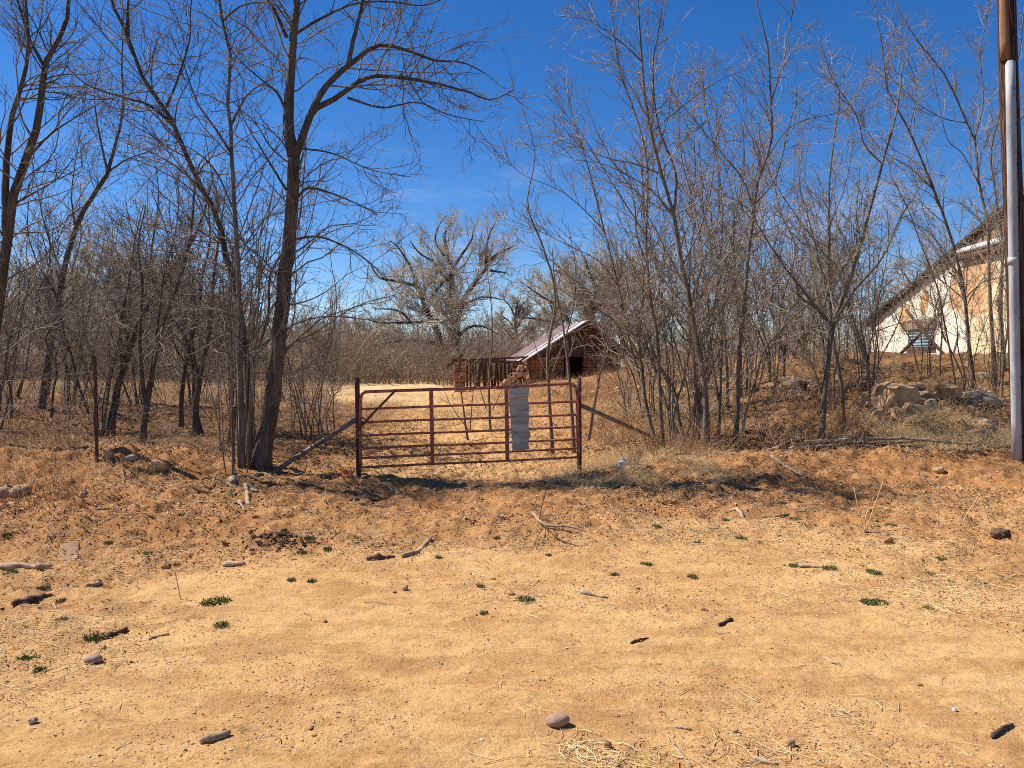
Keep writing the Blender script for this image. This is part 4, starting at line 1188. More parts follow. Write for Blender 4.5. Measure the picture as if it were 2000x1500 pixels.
RK = [
 (1757, 772, 92, 62, 'big dark faced boulder jutting from the top of the bank', M_sand, .8, 1.1),
 (1722, 768, 34, 46, 'squared tan block wedged left of the big boulder', M_sand, .8, .8),
 (1692, 746, 32, 28, 'small tan block at the left end of the boulders', M_sand, .8, .7),
 (1690, 770, 26, 26, 'orange block under the small tan one', M_sand, .8, .8),
 (1720, 802, 30, 24, 'low tan stone below the big boulder', M_sand, .8, .7),
 (1792, 758, 44, 22, 'pale sloping slab right of the big boulder', M_sand, 1.2, .6),
 (1806, 776, 46, 18, 'flat grey slab under the pale sloping one', M_greyst, 1.2, .8),
 (1860, 774, 56, 32, 'grey brown rock at the foot of the leaning trunks', M_sand, .9, 1.0),
 (1788, 800, 40, 24, 'brown rock half buried in dry grass below the slabs', M_sand, .9, .6),
 (1822, 794, 40, 30, 'grey brown rock in the middle of the boulder slope', M_greyst, .9, .7),
 (1760, 806, 30, 20, 'small buried rock low on the slope', M_sand, .9, .6),
 (1925, 779, 74, 32, 'broad flat grey rock beside the utility pole', M_greyst, 1.0, 1.1),
 (1922, 820, 84, 34, 'large tan slab with a shadowed right end next to the utility pole', M_sand, 1.0, .85),
 (1912, 842, 60, 20, 'reddish stone under the large tan slab', M_sand, 1.0, .8),
 (1925, 728, 36, 14, 'dark flat stone at the foot of the white house wall', M_greyst, 1, .6),
 (1600, 752, 40, 20, 'crumbling ochre ledge of the eroded bank', M_sand, 1.0, .7),
 (1556, 748, 56, 22, 'ochre ledge stone at the left end of the eroded bank', M_sand, 1.0, .7),
 (1645, 742, 40, 20, 'tan stone on the rim of the eroded bank', M_sand, 1.0, .7),
 (207, 886, 24, 20, 'dark square rock beside the steel fence post', M_greyst, .8, .7),
 (256, 888, 30, 14, 'rounded grey rock lying in the shade left of the clump', M_greyst, .9, .2),
 (306, 910, 40, 22, 'tan block of sandstone on the left berm', M_sand, .8, .85),
 (1378, 752, 26, 14, 'pale rubble stone on the mound in the middle of the thicket', M_sand, .9, .7),
 (178, 1293, 36, 16, 'smooth rounded cobble at the lower left', M_pebble, .8, .1),
 (201, 1270, 12, 8, 'little pale angular stone above the lower left cobble', M_sand, .9, .6),
 (61, 1413, 20, 10, 'small dark grey stone near the bottom left corner', M_greyst, .9, .5),
 (790, 1147, 14, 9, 'small tan stone left of the centre of the track', M_sand, .9, .5),
 (1090, 1418, 50, 21, 'smooth flat brown cobble in the sand at the bottom centre', M_pebble, .75, .08),
 (1187, 1462, 18, 16, 'reddish clod right of the bottom cobble', M_clod, .9, .5),
 (1547, 1459, 18, 14, 'rounded brown stone at the bottom right', M_pebble, .9, .3),
 (1437, 1434, 14, 8, 'small pale stone between the cobble and the bottom right stone', M_sand, .9, .5),
 (1866, 1387, 9, 7, 'tiny white pebble in the sand at the right', M_white, .9, .4),
 (1837, 913, 22, 10, 'pale rounded stone in the orange spoil left of the pole', M_sand, .9, .2),
 (1737, 1062, 20, 14, 'dark brown clod among pale straw on the right', M_clod, .9, .5),
 (1960, 1048, 40, 18, 'dark twisted clod of earth near the right edge', M_dung, .8, .5),
 (322, 1095, 22, 14, 'dark clod of earth on the left verge', M_clod, .9, .5),
 (344, 1092, 16, 11, 'smaller clod beside the dark clod on the left verge', M_clod, .9, .5),
 (160, 985, 16, 12, 'small square stone below the left berm', M_sand, .9, .7),
 (1498, 1462, 0, 0, '', None, 0, 0),
]
for (px, py, a, c_, lb, m, dp, bk) in RK:
    if a: rock(px, py, a, c_, lb, m, dp, bk, sub=4 if a > 45 else 3, rough_=.05 if bk < .15 else .16, sink=.25)
for i in range(46):
    px = rng.uniform(1500, 1960); py = 745 + rng.uniform(0, 75) * (.35 + .65 * (px - 1500) / 460)
    rock(px, py, rng.uniform(9, 26), rng.uniform(7, 17), 'small loose stone among the boulders and soil of the eroded bank', M_greyst if rng.random() < .35 else M_sand, .9, .9, 2, group='loose stones on the eroded bank', name='loose_stone', cat='rock')
for i in range(16):
    px = 1255 + i * 11 + rng.uniform(-4, 4); py = rng.uniform(744, 770)
    rock(px, py, rng.uniform(12, 24), rng.uniform(9, 15), 'pale rubble stone in the heap on the mound right of the hut', M_sand, .9, .7, 2, group='rubble stones on the mound', name='rubble_stone', cat='rock')
for i in range(70):
    f = rng.random(); px = 978 + f * 58; py = 754 - 50 * rng.random() * min(1, f * 1.25)
    rock(px, py, rng.uniform(5, 11), rng.uniform(5, 8), 'pale rubble stone heaped between the ruin and the hut', M_sand, .9, .7, 2, group='rubble heap against the hut', name='rubble_stone', cat='rock', Y=34.8)
for i in range(12):
    px = rng.uniform(1060, 1250); py = rng.uniform(752, 775)
    rock(px, py, rng.uniform(10, 20), rng.uniform(6, 11), 'pale fallen stone on the slope in front of the hut', M_sand, .9, .7, 2, group='fallen stones below the hut', name='rubble_stone', cat='rock')

# white jug / ball beside the straw
g = G(1217, 919)
ball = empty('plastic_jug', (g[0], g[1], g[2]), 'scuffed white plastic jug lying on the straw right of the gate', 'jug')
prof = [(-.085, .0), (-.084, .045), (-.07, .062), (-.02, .066), (.03, .060), (.065, .036), (.085, .018), (.105, .017), (.107, .0)]
V, F = tubes([(np.array([[(x, 0, 0) for x, r in prof]], float) + np.array([0, 0, .055]), np.array([[max(r, .001) for x, r in prof]]), 18)])
mesh_from('body', V, F, M_white, ball)
tube_obj('handle', [(.03, 0, .108), (.05, 0, .13), (.08, 0, .12), (.09, 0, .075)], .009, M_white, ball, 8, 10)
ball.rotation_euler = (0, R_(-30), R_(60))

# dung pile
g = G(545, 1062); dung = empty('dung_pile', tuple(g), 'dark heap of dried manure left of centre in front of the berm', 'manure')
V = []; k = MB()
bm0 = bmesh.new(); bmesh.ops.create_icosphere(bm0, subdivisions=2, radius=1)
ico = np.array([v.co[:] for v in bm0.verts]); icf = [tuple(v.index for v in f.verts) for f in bm0.faces]; bm0.free()
for i in range(110):
    x = rng.normal() * .17; y = rng.normal() * .16; r = rng.uniform(.008, .021)
    z = max(0, .07 - abs(x) * .22 - abs(y) * .25) * rng.uniform(.3, 1.1)
    v = ico * np.array([r * rng.uniform(.7, 1.5), r * rng.uniform(.7, 1.4), r * .7]) * (1 + .22 * rng.normal(size=(len(ico), 1)))
    k.add(v + np.array([x, y, z + r * .4]), icf)
tag(k.build('dung_heap', M_dung, dung), kind='stuff')

# ------------------------------------------------------------------ logs, sticks and branches
def stick(px_pts, r0, r1, label, m, name='stick', cat='stick', lift=.0, sides=8, group=None, wob=.15, zs=None, pile=None):
    pts = []
    for i, (a, c_) in enumerate(px_pts):
        g = G(a, c_) if pile is None else P(a, c_, pile)
        if pile is not None: g[2] = max(g[2] + .02, Hs(g[0], g[1]) + .05) - lift
        z = lift if zs is None else zs[i]
        pts.append(g + np.array([0, 0, z + (r0 + (r1 - r0) * i / max(1, len(px_pts) - 1)) * .7]))
    pts = np.array(pts); loc = pts[0].copy()
    L = np.linalg.norm(pts[-1] - pts[0]); n = int(np.clip(L / .03, 8, 60))
    a = resample(np.column_stack([pts - loc, np.linspace(r0, r1, len(pts))]), n)
    a[1:, :3] += rng.normal(size=(n - 1, 3)) * r0 * wob * 1.3
    if n > 4: a[0, 3] *= .55; a[-1, 3] *= .5; a[1:-1, 3] *= 1 + .25 * np.sin(np.arange(n - 2) * .9 + px_pts[0][0])
    a[:, 3] *= rng.uniform(.85, 1.15, n)
    V, F = tubes([(a[None, :, :3], a[None, :, 3], sides)])
    o = mesh_from(name, V, F, m)
    o.location = loc
    return tag(o, label, cat, group)
ST = [
 ([(389, 1454), (452, 1440)], .016, .017, 'short weathered log piece at the bottom left', M_wood, 'log', 'log'),
 ([(226, 1466), (258, 1449)], .004, .003, 'thin pale twig left of the short log', M_wood, 'stick', 'stick'),
 ([(24, 1188), (62, 1178), (102, 1163)], .028, .022, 'dark broken branch lying near the left edge', M_darkwood, 'log', 'log'),
 ([(0, 1104), (60, 1103), (100, 1104)], .03, .02, 'grey split plank end poking in from the left edge', M_wood, 'plank', 'plank'),
 ([(0, 965), (20, 967), (60, 972)], .09, .06, 'pale cut log end at the left edge behind the weeds', M_wood, 'log', 'log'),
 ([(1404, 1223), (1430, 1212)], .012, .010, 'dark bark strip on bare sand right of centre', M_darkwood, 'bark_strip', 'bark'),
 ([(1133, 1155), (1155, 1159), (1188, 1165)], .020, .007, 'pale tapering driftwood stick in the middle of the sand', M_wood, 'stick', 'stick'),
 ([(1425, 1000), (1438, 1001), (1446, 1006), (1451, 1015)], .022, .016, 'curved pale root like an elbow on the right verge', M_wood, 'root', 'root'),
 ([(186, 1010), (230, 1000), (280, 995), (330, 984)], .014, .007, 'forked grey branch lying below the left berm', M_wood, 'fallen_branch', 'branch'),
 ([(375, 962), (410, 967), (440, 964)], .016, .012, 'dark stick under the pile of wood chips by the clump', M_darkwood, 'stick', 'stick'),
 ([(480, 953), (486, 985)], .026, .022, 'upright looking pale split log in front of the clump', M_wood, 'log', 'log'),
 ([(452, 952), (458, 932)], .04, .03, 'pale chopped wood chunk below the clump', M_wood, 'log', 'log'),
 ([(300, 960), (345, 935), (360, 918)], .012, .006, 'thin curved branch on the berm left of the clump', M_wood, 'stick', 'stick'),
 ([(238, 918), (242, 930), (236, 940)], .015, .01, 'bent root sticking out of the berm soil', M_wood, 'root', 'root'),
 ([(435, 1104), (478, 1106)], .022, .02, 'split stick with a raised end left of the dirt track', M_wood, 'stick', 'stick'),
 ([(168, 1146), (200, 1137)], .018, .012, 'stubby grey stick on the left verge', M_wood, 'stick', 'stick'),
 ([(290, 1250), (330, 1240)], .010, .006, 'thin twig next to the left green tuft', M_wood, 'stick', 'stick'),
 ([(210, 1240), (250, 1225)], .020, .010, 'dark root right of the large left green tuft', M_darkwood, 'root', 'root'),
 ([(684, 978), (720, 971), (765, 967)], .026, .012, 'dark bark strip lying in front of the left gate post', M_darkwood, 'bark_strip', 'bark'),
 ([(700, 985), (768, 985)], .010, .008, 'pale straight stick just in front of the dark bark strip', M_wood, 'stick', 'stick'),
 ([(785, 1088), (815, 1077), (842, 1061)], .022, .016, 'pale half buried root in the middle left of the sand', M_wood, 'root', 'root'),
 ([(716, 1093), (745, 1090), (770, 1090)], .022, .018, 'crumbly dark edge of bark left of the pale buried root', M_darkwood, 'bark_strip', 'bark'),
 ([(1607, 1280), (1642, 1297)], .009, .005, 'flat pale sliver of cane on the right side sand', M_wood, 'wood_sliver', 'splinter'),
 ([(1636, 1388), (1680, 1403)], .007, .003, 'yellow sliver of cane near the bottom right', M_wood, 'wood_sliver', 'splinter'),
 ([(1318, 1425), (1352, 1429)], .006, .006, 'short grey twig right of the bottom cobble', M_wood, 'stick', 'stick'),
 ([(1312, 1452), (1330, 1475), (1350, 1496)], .007, .006, 'grey stick leaning at the bottom edge of the view', M_wood, 'stick', 'stick'),
 ([(1470, 1482), (1520, 1498)], .009, .008, 'pale stick cut off by the bottom edge at right', M_wood, 'stick', 'stick'),
 ([(1937, 1441), (1955, 1425), (1978, 1418)], .012, .008, 'rough piece of bark near the bottom right corner', M_darkwood, 'bark_strip', 'bark'),
 ([(1560, 1108), (1610, 1112)], .012, .008, 'small crooked branch on the right verge', M_wood, 'stick', 'stick'),
 ([(1388, 1008), (1440, 1018)], .006, .004, 'thin twig near the elbow shaped root', M_wood, 'stick', 'stick'),
 ([(1232, 1258), (1245, 1253), (1265, 1247)], .010, .006, 'short dark twig on the sand below the centre', M_darkwood, 'stick', 'stick'),
 ([(1500, 1010), (1570, 1004), (1620, 1003)], .012, .006, 'long straight stick lying on the right verge', M_wood, 'stick', 'stick'),
 ([(1800, 936), (1850, 938)], .014, .012, 'straight cut stick in the spoil left of the pole', M_wood, 'stick', 'stick'),
 # brush pile on the right
 ([(1482, 895), (1545, 872), (1636, 866), (1755, 861), (1895, 872)], .030, .016, 'longest grey branch across the top of the brush pile', M_wood, 'fallen_branch', 'branch'),
 ([(1540, 880), (1640, 873), (1700, 864), (1740, 858)], .022, .012, 'grey branch just below the longest one in the brush pile', M_wood, 'fallen_branch', 'branch'),
 ([(1601, 896), (1650, 891), (1720, 893), (1790, 904)], .026, .012, 'smooth tan branch lying lowest in the brush pile', M_wood, 'fallen_branch', 'branch'),
 ([(1506, 904), (1535, 918), (1570, 936)], .028, .018, 'broken branch stub pointing down onto the orange soil', M_wood, 'fallen_branch', 'branch'),
 ([(1310, 944), (1345, 930), (1390, 923), (1450, 915), (1485, 905)], .018, .010, 'dark curved branch in the dry weeds left of the brush pile', M_darkwood, 'fallen_branch', 'branch'),
 ([(1391, 942), (1440, 937), (1486, 925)], .030, .016, 'thick tan branch at the left foot of the brush pile', M_wood, 'fallen_branch', 'branch'),
 ([(1480, 905), (1510, 885), (1545, 868), (1570, 862)], .032, .022, 'dark forked limb propped at the left of the brush pile', M_darkwood, 'fallen_branch', 'branch'),
 ([(1560, 884), (1640, 882), (1720, 874), (1800, 878)], .026, .014, 'dark limb in the middle of the brush pile', M_darkwood, 'fallen_branch', 'branch'),
 ([(1620, 884), (1650, 858), (1670, 845)], .012, .006, 'thin side shoot poking up from the brush pile', M_wood, 'fallen_branch', 'branch'),
 ([(1690, 876), (1780, 884), (1880, 884)], .018, .010, 'grey branch at the right end of the brush pile', M_wood, 'fallen_branch', 'branch'),
 ([(1740, 905), (1800, 925), (1830, 930)], .014, .008, 'dark stick just below the brush pile', M_darkwood, 'stick', 'stick'),
]
for (pts, r0, r1, lb, m, nm, ct) in ST:
    stick(pts, r0, r1, lb, m, nm, ct, sides=7, pile=None if 'brush pile' not in lb else rng.uniform(11.6, 12.2))
for i in range(14):
    xa = rng.uniform(1490, 1780); L_ = rng.uniform(50, 190); ya = rng.uniform(866, 898); sl_ = rng.uniform(-.14, .12)
    stick([(xa, ya), (xa + L_ * .5, ya + L_ * .5 * sl_ + rng.uniform(-5, 5)), (xa + L_, ya + L_ * sl_)], rng.uniform(.007, .02), .004, 'thin grey branch tangled in the brush pile on the right', M_wood if rng.random() < .6 else M_darkwood, 'fallen_branch', 'branch', sides=6, pile=rng.uniform(11.8, 12.7), group='thin branches of the brush pile')
for i in range(12):
    xa = rng.uniform(360, 500); L_ = rng.uniform(14, 60); ya = rng.uniform(925, 985); 
    stick([(xa, ya), (xa + L_ * .5, ya + rng.uniform(-5, 5)), (xa + L_, ya + rng.uniform(-14, 14))], rng.uniform(.008, .028), .006, 'broken wood scrap in the chip litter below the clump of suckers', M_wood if rng.random() < .6 else M_darkwood, 'wood_scrap', 'wood', sides=6, group='wood scraps below the sucker clump')
# fallen forked branch in the middle
g = G(1042, 1022); fb = empty('fallen_branch', tuple(g), 'forked fallen branch with bare twigs on the sand below the gate', 'branch'); fo = np.array(fb.location)
def wp(px, py, z): 
    q = G(px, py); return q + np.array([0, 0, z]) - fo
tube_obj('limb', [wp(1042, 1024, .05), wp(1056, 1036, .05), wp(1075, 1042, .04), wp(1110, 1043, .03), wp(1142, 1042, .02)], .014, M_wood, fb, 7, 20, rs=np.array([.015, .013, .011, .008, .004]))
tube_obj('limb', [wp(1063, 1040, .05), wp(1090, 1054, .03), wp(1130, 1070, .01)], .008, M_darkwood, fb, 6, 14, rs=np.array([.010, .008, .003]))
tube_obj('twig', [wp(1054, 1034, .05), wp(1057, 1038, .2), wp(1070, 1044, .42)], .004, M_darkwood, fb, 5, 12)
tube_obj('twig', [wp(1063, 1040, .04), wp(1050, 1056, .02), wp(1040, 1072, .01)], .004, M_darkwood, fb, 5, 12)
tube_obj('twig', [wp(1090, 1042, .04), wp(1112, 1030, .06), wp(1140, 1036, .02)], .004, M_wood, fb, 5, 12)
# half buried timber block
g = G(138, 1078)
blk = empty('timber_block', (g[0], g[1], g[2] - .075), 'squared sandstone kerb block tilted half out of the dirt at the left', 'block', rz=R_(-62))
k = MB(); k.box((0, 0, 0), (.50, .15, .16), Matrix.Rotation(R_(7), 3, 'Y') @ Matrix.Rotation(R_(12), 3, 'X'), .018)
o = k.build('block', M_greyst, blk, bevel=.012)
o.data.materials[0] = simple('brown_kerb_stone', [(.3, (.16, .09, .05)), (.7, (.34, .21, .12))], 9, .9, .6, 30)

# ------------------------------------------------------------------ plants on the ground
def tuft_mesh(n, rx, h, seed, wd=.006):
    r2 = np.random.default_rng(seed)
    a = r2.uniform(0, 6.28, n); rr = np.sqrt(r2.uniform(0, 1, n)) * rx
    bx = np.cos(a) * rr; by = np.sin(a) * rr * .8
    d = np.stack([r2.normal(0, .8, n), r2.normal(0, .8, n), r2.uniform(.35, 1.2, n)], 1); d = nrm(d)
    L = h * r2.uniform(.5, 1.3, n)
    s = nrm(np.cross(d, r2.normal(size=(n, 3)))) * wd * r2.uniform(.6, 1.4, (n, 1))
    b0 = np.stack([bx, by, np.zeros(n)], 1); m = b0 + d * (L * .55)[:, None]; t_ = b0 + (d * L[:, None]) + np.array([0, 0, -.2])[None, :] * L[:, None] * .8
    V = np.stack([b0 - s * .5, b0 + s * .5, m + s, t_, m - s], 1).reshape(-1, 3)
    F = np.arange(n)[:, None] * 5 + np.arange(5)[None, :]
    return V, F
GT = []
for sd in (1, 2, 3):
    V, F = tuft_mesh(420, .15, .045, sd, .005)
    GT.append(V)
TU = [(195, 1236, 60), (55, 1284, 50), (78, 1310, 26), (420, 1176, 62), (432, 1224, 34), (1027, 1173, 44), (945, 1203, 18), (938, 1147, 20), (1008, 1052, 0), (970, 1053, 16), (1708, 1182, 50), (1812, 1189, 26), (1920, 1137, 46), (1262, 1104, 24), (1200, 1123, 20), (1283, 1028, 24), (1500, 1009, 22), (1555, 1025, 26), (1417, 1014, 18), (1447, 1052, 24), (1482, 1058, 20), (1620, 1114, 30), (1707, 1121, 32), (1815, 1117, 24), (1550, 1107, 22), (1740, 1030, 28), (1785, 1034, 18), (1840, 1096, 18), (1353, 1129, 24), (1524, 983, 24), (288, 1080, 26), (212, 1058, 20), (606, 1064, 28), (590, 1087, 20), (635, 1112, 0), (570, 1132, 22), (610, 1136, 22), (640, 1079, 20), (204, 1111, 20), (120, 1171, 22), (85, 1146, 26), (8, 1048, 36), (350, 1008, 26), (332, 992, 20), (500, 1014, 18), (690, 1016, 14), (105, 1308, 0), (120, 1216, 24), (640, 1031, 20), (857, 1092, 16), (1072, 1086, 14), (1363, 1058, 18), (20, 1128, 30)]
for i, (px, py, wpx) in enumerate(TU):
    if not wpx: continue
    g = G(px, py); s = g[1] / 1600 * wpx / 2 / .15
    V = GT[i % 3] * np.array([s, s, max(.75, min(1.3, s))])
    F = np.arange(len(V) // 5)[:, None] * 5 + np.arange(5)[None, :]
    keep_ = rng.random(len(F)) < min(1, .25 + s)
    o = mesh_from('green_weed', V, [F[keep_]], M_green, smooth=False)
    o.location = (g[0], g[1], g[2] - .004); o.rotation_euler = (0, 0, rng.uniform(0, 6))
    big_ = {195: 'large green weed mat near the left edge, above the smooth cobble', 55: 'dark green weed clump in straw at the lower left edge', 420: 'wide low green weed mat left of centre on the sand', 1027: 'green weed tuft in the middle of the sand beside pale roots', 1708: 'lone green weed mat on the bare sand at right', 1920: 'green weed mat in litter near the right edge'}
    if px in big_: tag(o, big_[px], 'weed', 'green weed tufts on the ground')
    else: tag(o, 'small low green weed tuft sprouting from the bare dirt', 'weed', 'green weed tufts on the ground')

# scattered litter
def fan(n, y0, y1, pw=1.0):
    u = rng.random(n); y = y0 * (y1 / y0) ** (u ** pw)
    x = rng.uniform(-1, 1, n) * (.70 * y + .4)
    return x, y
def flakes(name, x, y, L, W, m, lift=.004, tilt=.35, curl=.3):
    n = len(x); z = H(x, y) + lift
    a = rng.uniform(0, 6.28, n)
    d = nrm(np.stack([np.cos(a), np.sin(a), rng.normal(0, tilt, n)], 1))
    s = nrm(np.cross(d, np.array([0, 0, 1.]) + rng.normal(0, tilt, (n, 3))))
    nn = np.cross(s, d); nn *= np.sign(nn[:, 2:3])
    c = np.stack([x, y, z], 1)
    L = L[:, None]; W = W[:, None]
    up = nn * L * curl * rng.uniform(-.2, 1, (n, 1))
    low = np.abs(d[:, 2:3]) * L * .5
    c = c + np.array([0, 0, 1.]) * low * .8
    V = np.stack([c - d * L * .5 + up, c - d * L * .1 - s * W * .5 + up * .3, c + d * L * .5 + up, c + d * L * .05 + s * W * .5 + up * .3, c], 1)
    V = V.reshape(-1, 3)
    b0 = np.arange(n)[:, None] * 5
    F = np.concatenate([b0 + np.array([[0, 1, 4]]), b0 + np.array([[1, 2, 4]]), b0 + np.array([[2, 3, 4]]), b0 + np.array([[3, 0, 4]])])
    return tag(mesh_from(name, V, [F], m, smooth=False), kind='stuff')
def zone(n, x0, x1, y0, y1, thr=0, sc=1.0, pxmode=True):
    wy_ = y1 - y0; wx_ = x1 - x0
    y = rng.uniform(y0, y1, n) + rng.normal(0, .1, n) * min(wy_, 3); px = rng.uniform(x0, x1, n) + rng.normal(0, .14, n) * min(wx_, 350); x = (px - 1000) / 1600 * y
    v = fbm(x * sc, y * sc, 2, 3)
    k_ = v > thr + rng.normal(0, .08, n)
    return x[k_], y[k_]
# dead leaves and chips: thick behind the verge, sparse on the sand
x, y = fan(330000, 3.0, 32, .75)
dn = rough(x, y) * (1.0 - .35 * (y < 11)) * (.25 + 1.3 * np.clip(2.4 * fbm(x * 1.1, y * 1.5, 6, 4) + .45, 0, 1.3))
trk = S((y - 9.5) / 2) * np.exp(-((x - (-.7 - .0075 * np.maximum(y - 12, 0) ** 2 * .9)) / (1.0 + .04 * y)) ** 2)
dn = dn * (1 - .6 * trk) * (1 - .8 * S((y - 24) / 5) * S((-2 - x) / 3)) + .006
k_ = rng.random(len(x)) < dn
x, y = x[k_], y[k_]
# drifts of chips, bark and straw
DR = [(60, 1310, .45, .3, 900), (20, 1230, .4, .3, 700), (1860, 1150, .9, .35, 2200), (1960, 1190, .5, .3, 900), (560, 1055, .5, .35, 900), (340, 1090, .6, .35, 1100), (1500, 1040, .9, .45, 1800), (1220, 955, 1.0, .4, 1800), (1120, 1475, .12, .06, 260), (1200, 1490, .25, .08, 500), (1050, 1060, .6, .3, 700), (760, 1075, .5, .3, 700), (420, 960, .8, .35, 1800), (150, 1110, .6, .3, 1000), (1740, 1065, .8, .4, 1500), (1350, 960, 1.2, .4, 2000), (640, 1000, .8, .35, 1200), (1310, 1040, .5, .25, 500), (200, 1215, .3, .2, 350), (1660, 1395, .2, .1, 160), (1480, 1470, .35, .12, 380), (880, 1130, .5, .25, 350), (1010, 1172, .3, .15, 200)]
dxs, dys = [], []
for (px_, py_, ax, ay, k) in DR:
    g_ = G(px_, py_)
    dxs.append(g_[0] + rng.normal(0, ax * .6, k)); dys.append(g_[1] + rng.normal(0, ay, k))
ddx = np.concatenate(dxs); ddy = np.concatenate(dys); ok = ddy > 2.3; ddx, ddy = ddx[ok], ddy[ok]
pk = rng.random(len(ddx)) < .6
x = np.concatenate([x, ddx[pk]]); y = np.concatenate([y, ddy[pk]])
n = len(x)
far_ = (y > 12.2 + .8 * fbm(x, y * .5, 2, 2)) & ~((y > 24) & (x < -3))
sz = rng.uniform(.012, .040, n) * np.clip(y / 9, .35, 1) * (1 + .25 * (y > 11))
flakes('leaf_litter', x[~far_], y[~far_], sz[~far_], sz[~far_] * rng.uniform(.3, .75, (~far_).sum()), M_leaf)
pale_ = far_ & (rng.random(n) < .16); dk_ = far_ & ~pale_
flakes('leaf_litter', x[dk_], y[dk_], sz[dk_] * 1.3, sz[dk_] * rng.uniform(.5, .9, dk_.sum()), M_shadeleaf)
flakes('leaf_litter', x[pale_], y[pale_], sz[pale_] * 1.1, sz[pale_] * rng.uniform(.3, .75, pale_.sum()), M_leaf)
# crumbs and gravel
def crumbs(name, x, y, r, m):
    n = len(x); z = H(x, y)
    bmi = bmesh.new(); bmesh.ops.create_icosphere(bmi, subdivisions=1, radius=1)
    o6 = np.array([v.co[:] for v in bmi.verts]); f8 = np.array([[v.index for v in f.verts] for f in bmi.faces]); bmi.free()
    V = o6[None] * rng.uniform(.7, 1.25, (n, 12, 1)) * rng.uniform(.6, 1.3, (n, 1, 3))
    V[:, :, 2] *= .6
    V = V * r[:, None, None] + np.stack([x, y, z + r * .15], 1)[:, None, :]
    F = (np.arange(n)[:, None, None] * 12 + f8[None]).reshape(-1, 3)
    return tag(mesh_from(name, V.reshape(-1, 3), [F], m, smooth=False), kind='stuff')
x, y = fan(190000, 2.2, 13, 1.0)
pt = np.clip(fbm(x * 1.1 + 7, y * 1.1, 5, 4) * 2.2 + .28, .03, 1)
k_ = rng.random(len(x)) < pt * .75
x, y = x[k_], y[k_]
crumbs('gravel', x, y, .0016 + .006 * rng.random(len(x)) ** 6 + .0005 * y * rng.random(len(x)), M_chip)
x, y = fan(16000, 2.2, 14, .8); k_ = rng.random(len(x)) < (.02 + .35 * rough(x, y) ** 2) ; x, y = x[k_], y[k_]
crumbs('clods', x, y, .004 + .022 * rng.random(len(x)) ** 7, M_clod)
# straw bits and small twigs lying about
def lying(name, x, y, L, r, m, sides=3, bend=.12, lift=.006):
    n = len(x); a = rng.uniform(0, 6.28, n) ; N = 5
    Pp = np.zeros((n, N, 3)); da = rng.normal(0, bend, n)
    cx, cy = x.copy(), y.copy()
    for k in range(N):
        Pp[:, k, 0] = cx; Pp[:, k, 1] = cy; Pp[:, k, 2] = H(cx, cy) + lift + rng.uniform(0, .35, n) * r * 3
        cx = cx + np.cos(a) * L / (N - 1); cy = cy + np.sin(a) * L / (N - 1); a = a + da + rng.normal(0, bend, n)
    R = r[:, None] * np.linspace(1, .5, N)[None, :]
    V, F = tubes([(Pp, R, sides)])
    return tag(mesh_from(name, V, F, m), kind='stuff')
x, y = fan(9000, 2.6, 20, .8)
k_ = rng.random(len(x)) < .04 + .75 * rough(x, y); x, y = np.concatenate([x[k_], ddx[~pk][::2]]), np.concatenate([y[k_], ddy[~pk][::2]]); n = len(x)
lying('straw_bits', x, y, rng.uniform(.03, .18, n), rng.uniform(.001, .0026, n), M_straw, bend=.2)
x, y = fan(5200, 2.6, 24, .7)
k_ = rng.random(len(x)) < .03 + .6 * rough(x, y) ** 1.3; x, y = x[k_], y[k_]; n = len(x)
x2, y2 = zone(2600, -100, 640, 11.8, 22, -.1, .8); x3, y3 = zone(2600, 1170, 1900, 12, 21, -.1, .8)
x = np.concatenate([x, x2, x3]); y = np.concatenate([y, y2, y3]); n = len(x)
lying('fallen_twigs', x, y, (.05 + .55 * rng.random(n) ** 2) * (.4 + .06 * y), rng.uniform(.0012, .0045, n) * (.4 + .06 * y), M_wood, 4, .3)
# standing dry grass and weeds
def grass(name, x, y, h, wd, m, lean=.35, N=4, seedhead=False):
    n = len(x); z = H(x, y)
    d = nrm(np.stack([rng.normal(0, lean, n), rng.normal(0, lean, n), np.ones(n)], 1))
    bend = rng.normal(0, .22, (n, 3)); bend[:, 2] = -abs(bend[:, 2]) * .8
    Pp = np.zeros((n, N, 3)); Pp[:, 0] = np.stack([x, y, z - .01], 1)
    for k in range(1, N):
        Pp[:, k] = Pp[:, k - 1] + d * (h / (N - 1))[:, None]; d = nrm(d + bend)
    R = (wd * rng.uniform(.6, 1.3, n))[:, None] * np.linspace(1, .25, N)[None, :]
    V, F = tubes([(Pp, R, 3)])
    return tag(mesh_from(name, V, F, m), kind='stuff')
# pale straw clump right of the gate
x, y = zone(18000, 1080, 1400, 10.0, 11.9, -.02, 2.0); n = len(x); grass('dry_grass', x, y, rng.uniform(.04, .2, n), np.full(n, .0022), M_straw, .9)
x, y = zone(6000, 1700, 2010, 12.6, 14.6, -.03, 2); n = len(x); grass('dry_grass', x, y, rng.uniform(.1, .4, n), np.full(n, .0024), M_straw, .8)
x, y = zone(12000, 1150, 2000, 11.6, 19, .07, 1.3); n = len(x); grass('dry_grass', x, y, rng.uniform(.08, .45, n), np.full(n, .0025), M_straw, .8)
x, y = zone(5000, 800, 1200, 10.1, 10.9, .0, 1.5); n = len(x); grass('dry_grass', x, y, rng.uniform(.02, .07, n), np.full(n, .002), M_straw, 1.1)
x, y = zone(4800, 1180, 1700, 11.2, 17, .04, 1.4); n = len(x); grass('dry_weeds', x, y, rng.uniform(.2, .85, n), np.full(n, .003), M_weedy, .45)
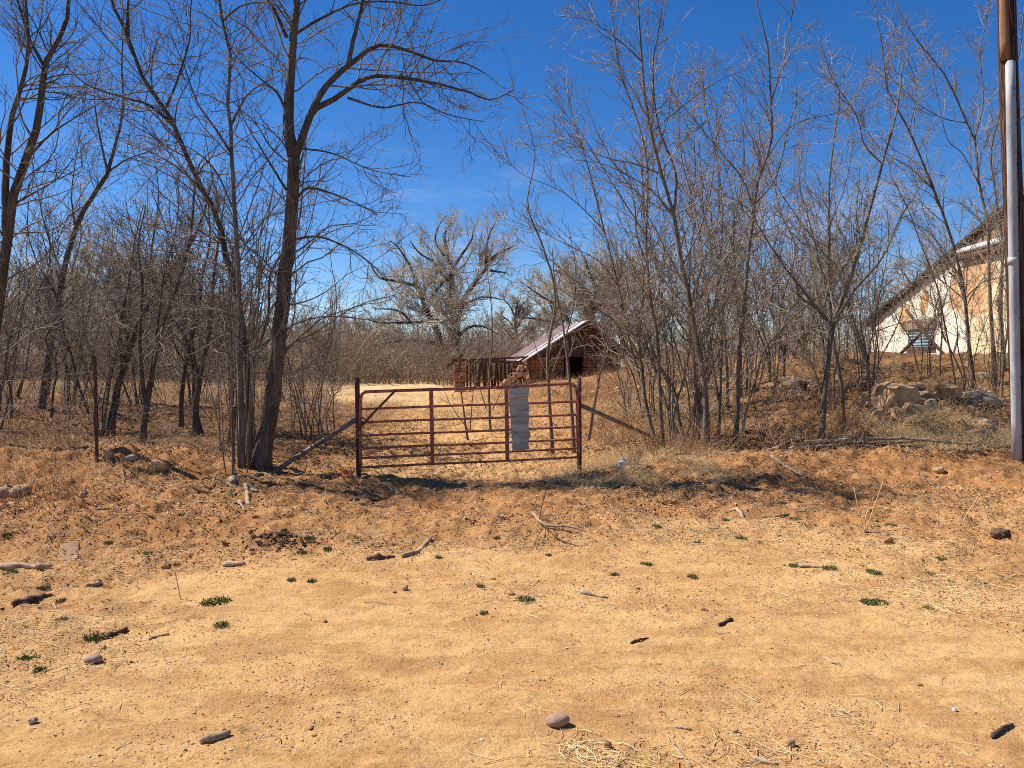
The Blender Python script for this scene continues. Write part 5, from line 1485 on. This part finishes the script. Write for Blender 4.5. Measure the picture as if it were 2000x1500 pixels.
x, y = zone(1500, -100, 150, 8.6, 12.5, -.02, 1.3); n = len(x); grass('dry_weeds', x, y, rng.uniform(.1, .8, n) ** 1.5, np.full(n, .0026), M_weedy, .28)
x, y = zone(9000, -120, 700, 11.2, 22, .04, 1.2); n = len(x); grass('dry_weeds', x, y, rng.uniform(.08, .4, n), np.full(n, .003), M_weedy, .6)
x, y = zone(9000, -120, 640, 9.5, 16, 0, .9); n = len(x); grass('dry_grass', x, y, rng.uniform(.05, .25, n), np.full(n, .0025), M_straw, .8)
x, y = zone(16000, 690, 1300, 18, 34, 0, .5); n = len(x); grass('dry_grass', x, y, rng.uniform(.08, .32, n), np.full(n, .005), M_straw, .6)
x, y = zone(8000, 1020, 1560, 22, 35, .03, .8); n = len(x); grass('dry_weeds', x, y, rng.uniform(.1, .5, n), np.full(n, .005), M_weedy, .5)
# pale field beyond the grove
y = rng.uniform(26, 48, 60000); px = rng.uniform(-120, 700, 60000); x = (px - 1000) / 1600 * y
k_ = (x < -2.5 - .0 * y) & (rng.random(60000) < np.where(px > 640, .15, 1)); x, y = x[k_], y[k_]; n = len(x)
grass('field_grass', x, y, rng.uniform(.10, .38, n) * S((-5 - x) / 8 + .35), np.full(n, .008), M_field, .3, 3)
# small tall straws on the right verge
for (px, py, pts, r) in ((1531, 1050, [(0, 0, 0), (.005, 0, .3), (0, .01, .58)], .005),):
    pass
def stalk(px, py, offs, lb):
    g = G(px, py); t_ = empty('dry_stalk', tuple(g), lb, 'dead plant')
    for q in offs: tube_obj('stem', [(0, 0, -.01)] + q, .004, M_straw, t_, 5, 10)
stalk(1832, 1032, [[(.0, 0, .2), (-.005, 0, .42)]], 'single pale upright stalk on the right verge')
stalk(1690, 1048, [[(-.06, 0, .2), (-.1, .02, .42)], [(.06, 0, .2), (.16, .02, .46)], [(.0, 0, .12), (.02, 0, .22)], [(-.03, .02, .1), (-.05, 0, .2)]], 'dead plant with stems splayed in a V on the right verge')
stalk(1905, 1046, [[(-.12, 0, .1), (.05, .05, .35)], [(.2, .1, .02), (.1, .12, .36)], [(-.3, .05, .01), (-.5, .1, .18)]], 'pale bent dead stalks near the right edge')
stalk(353, 1165, [[(-.02, 0, .1), (-.04, 0, .2)]], 'short brown stalk standing in the sand at left')
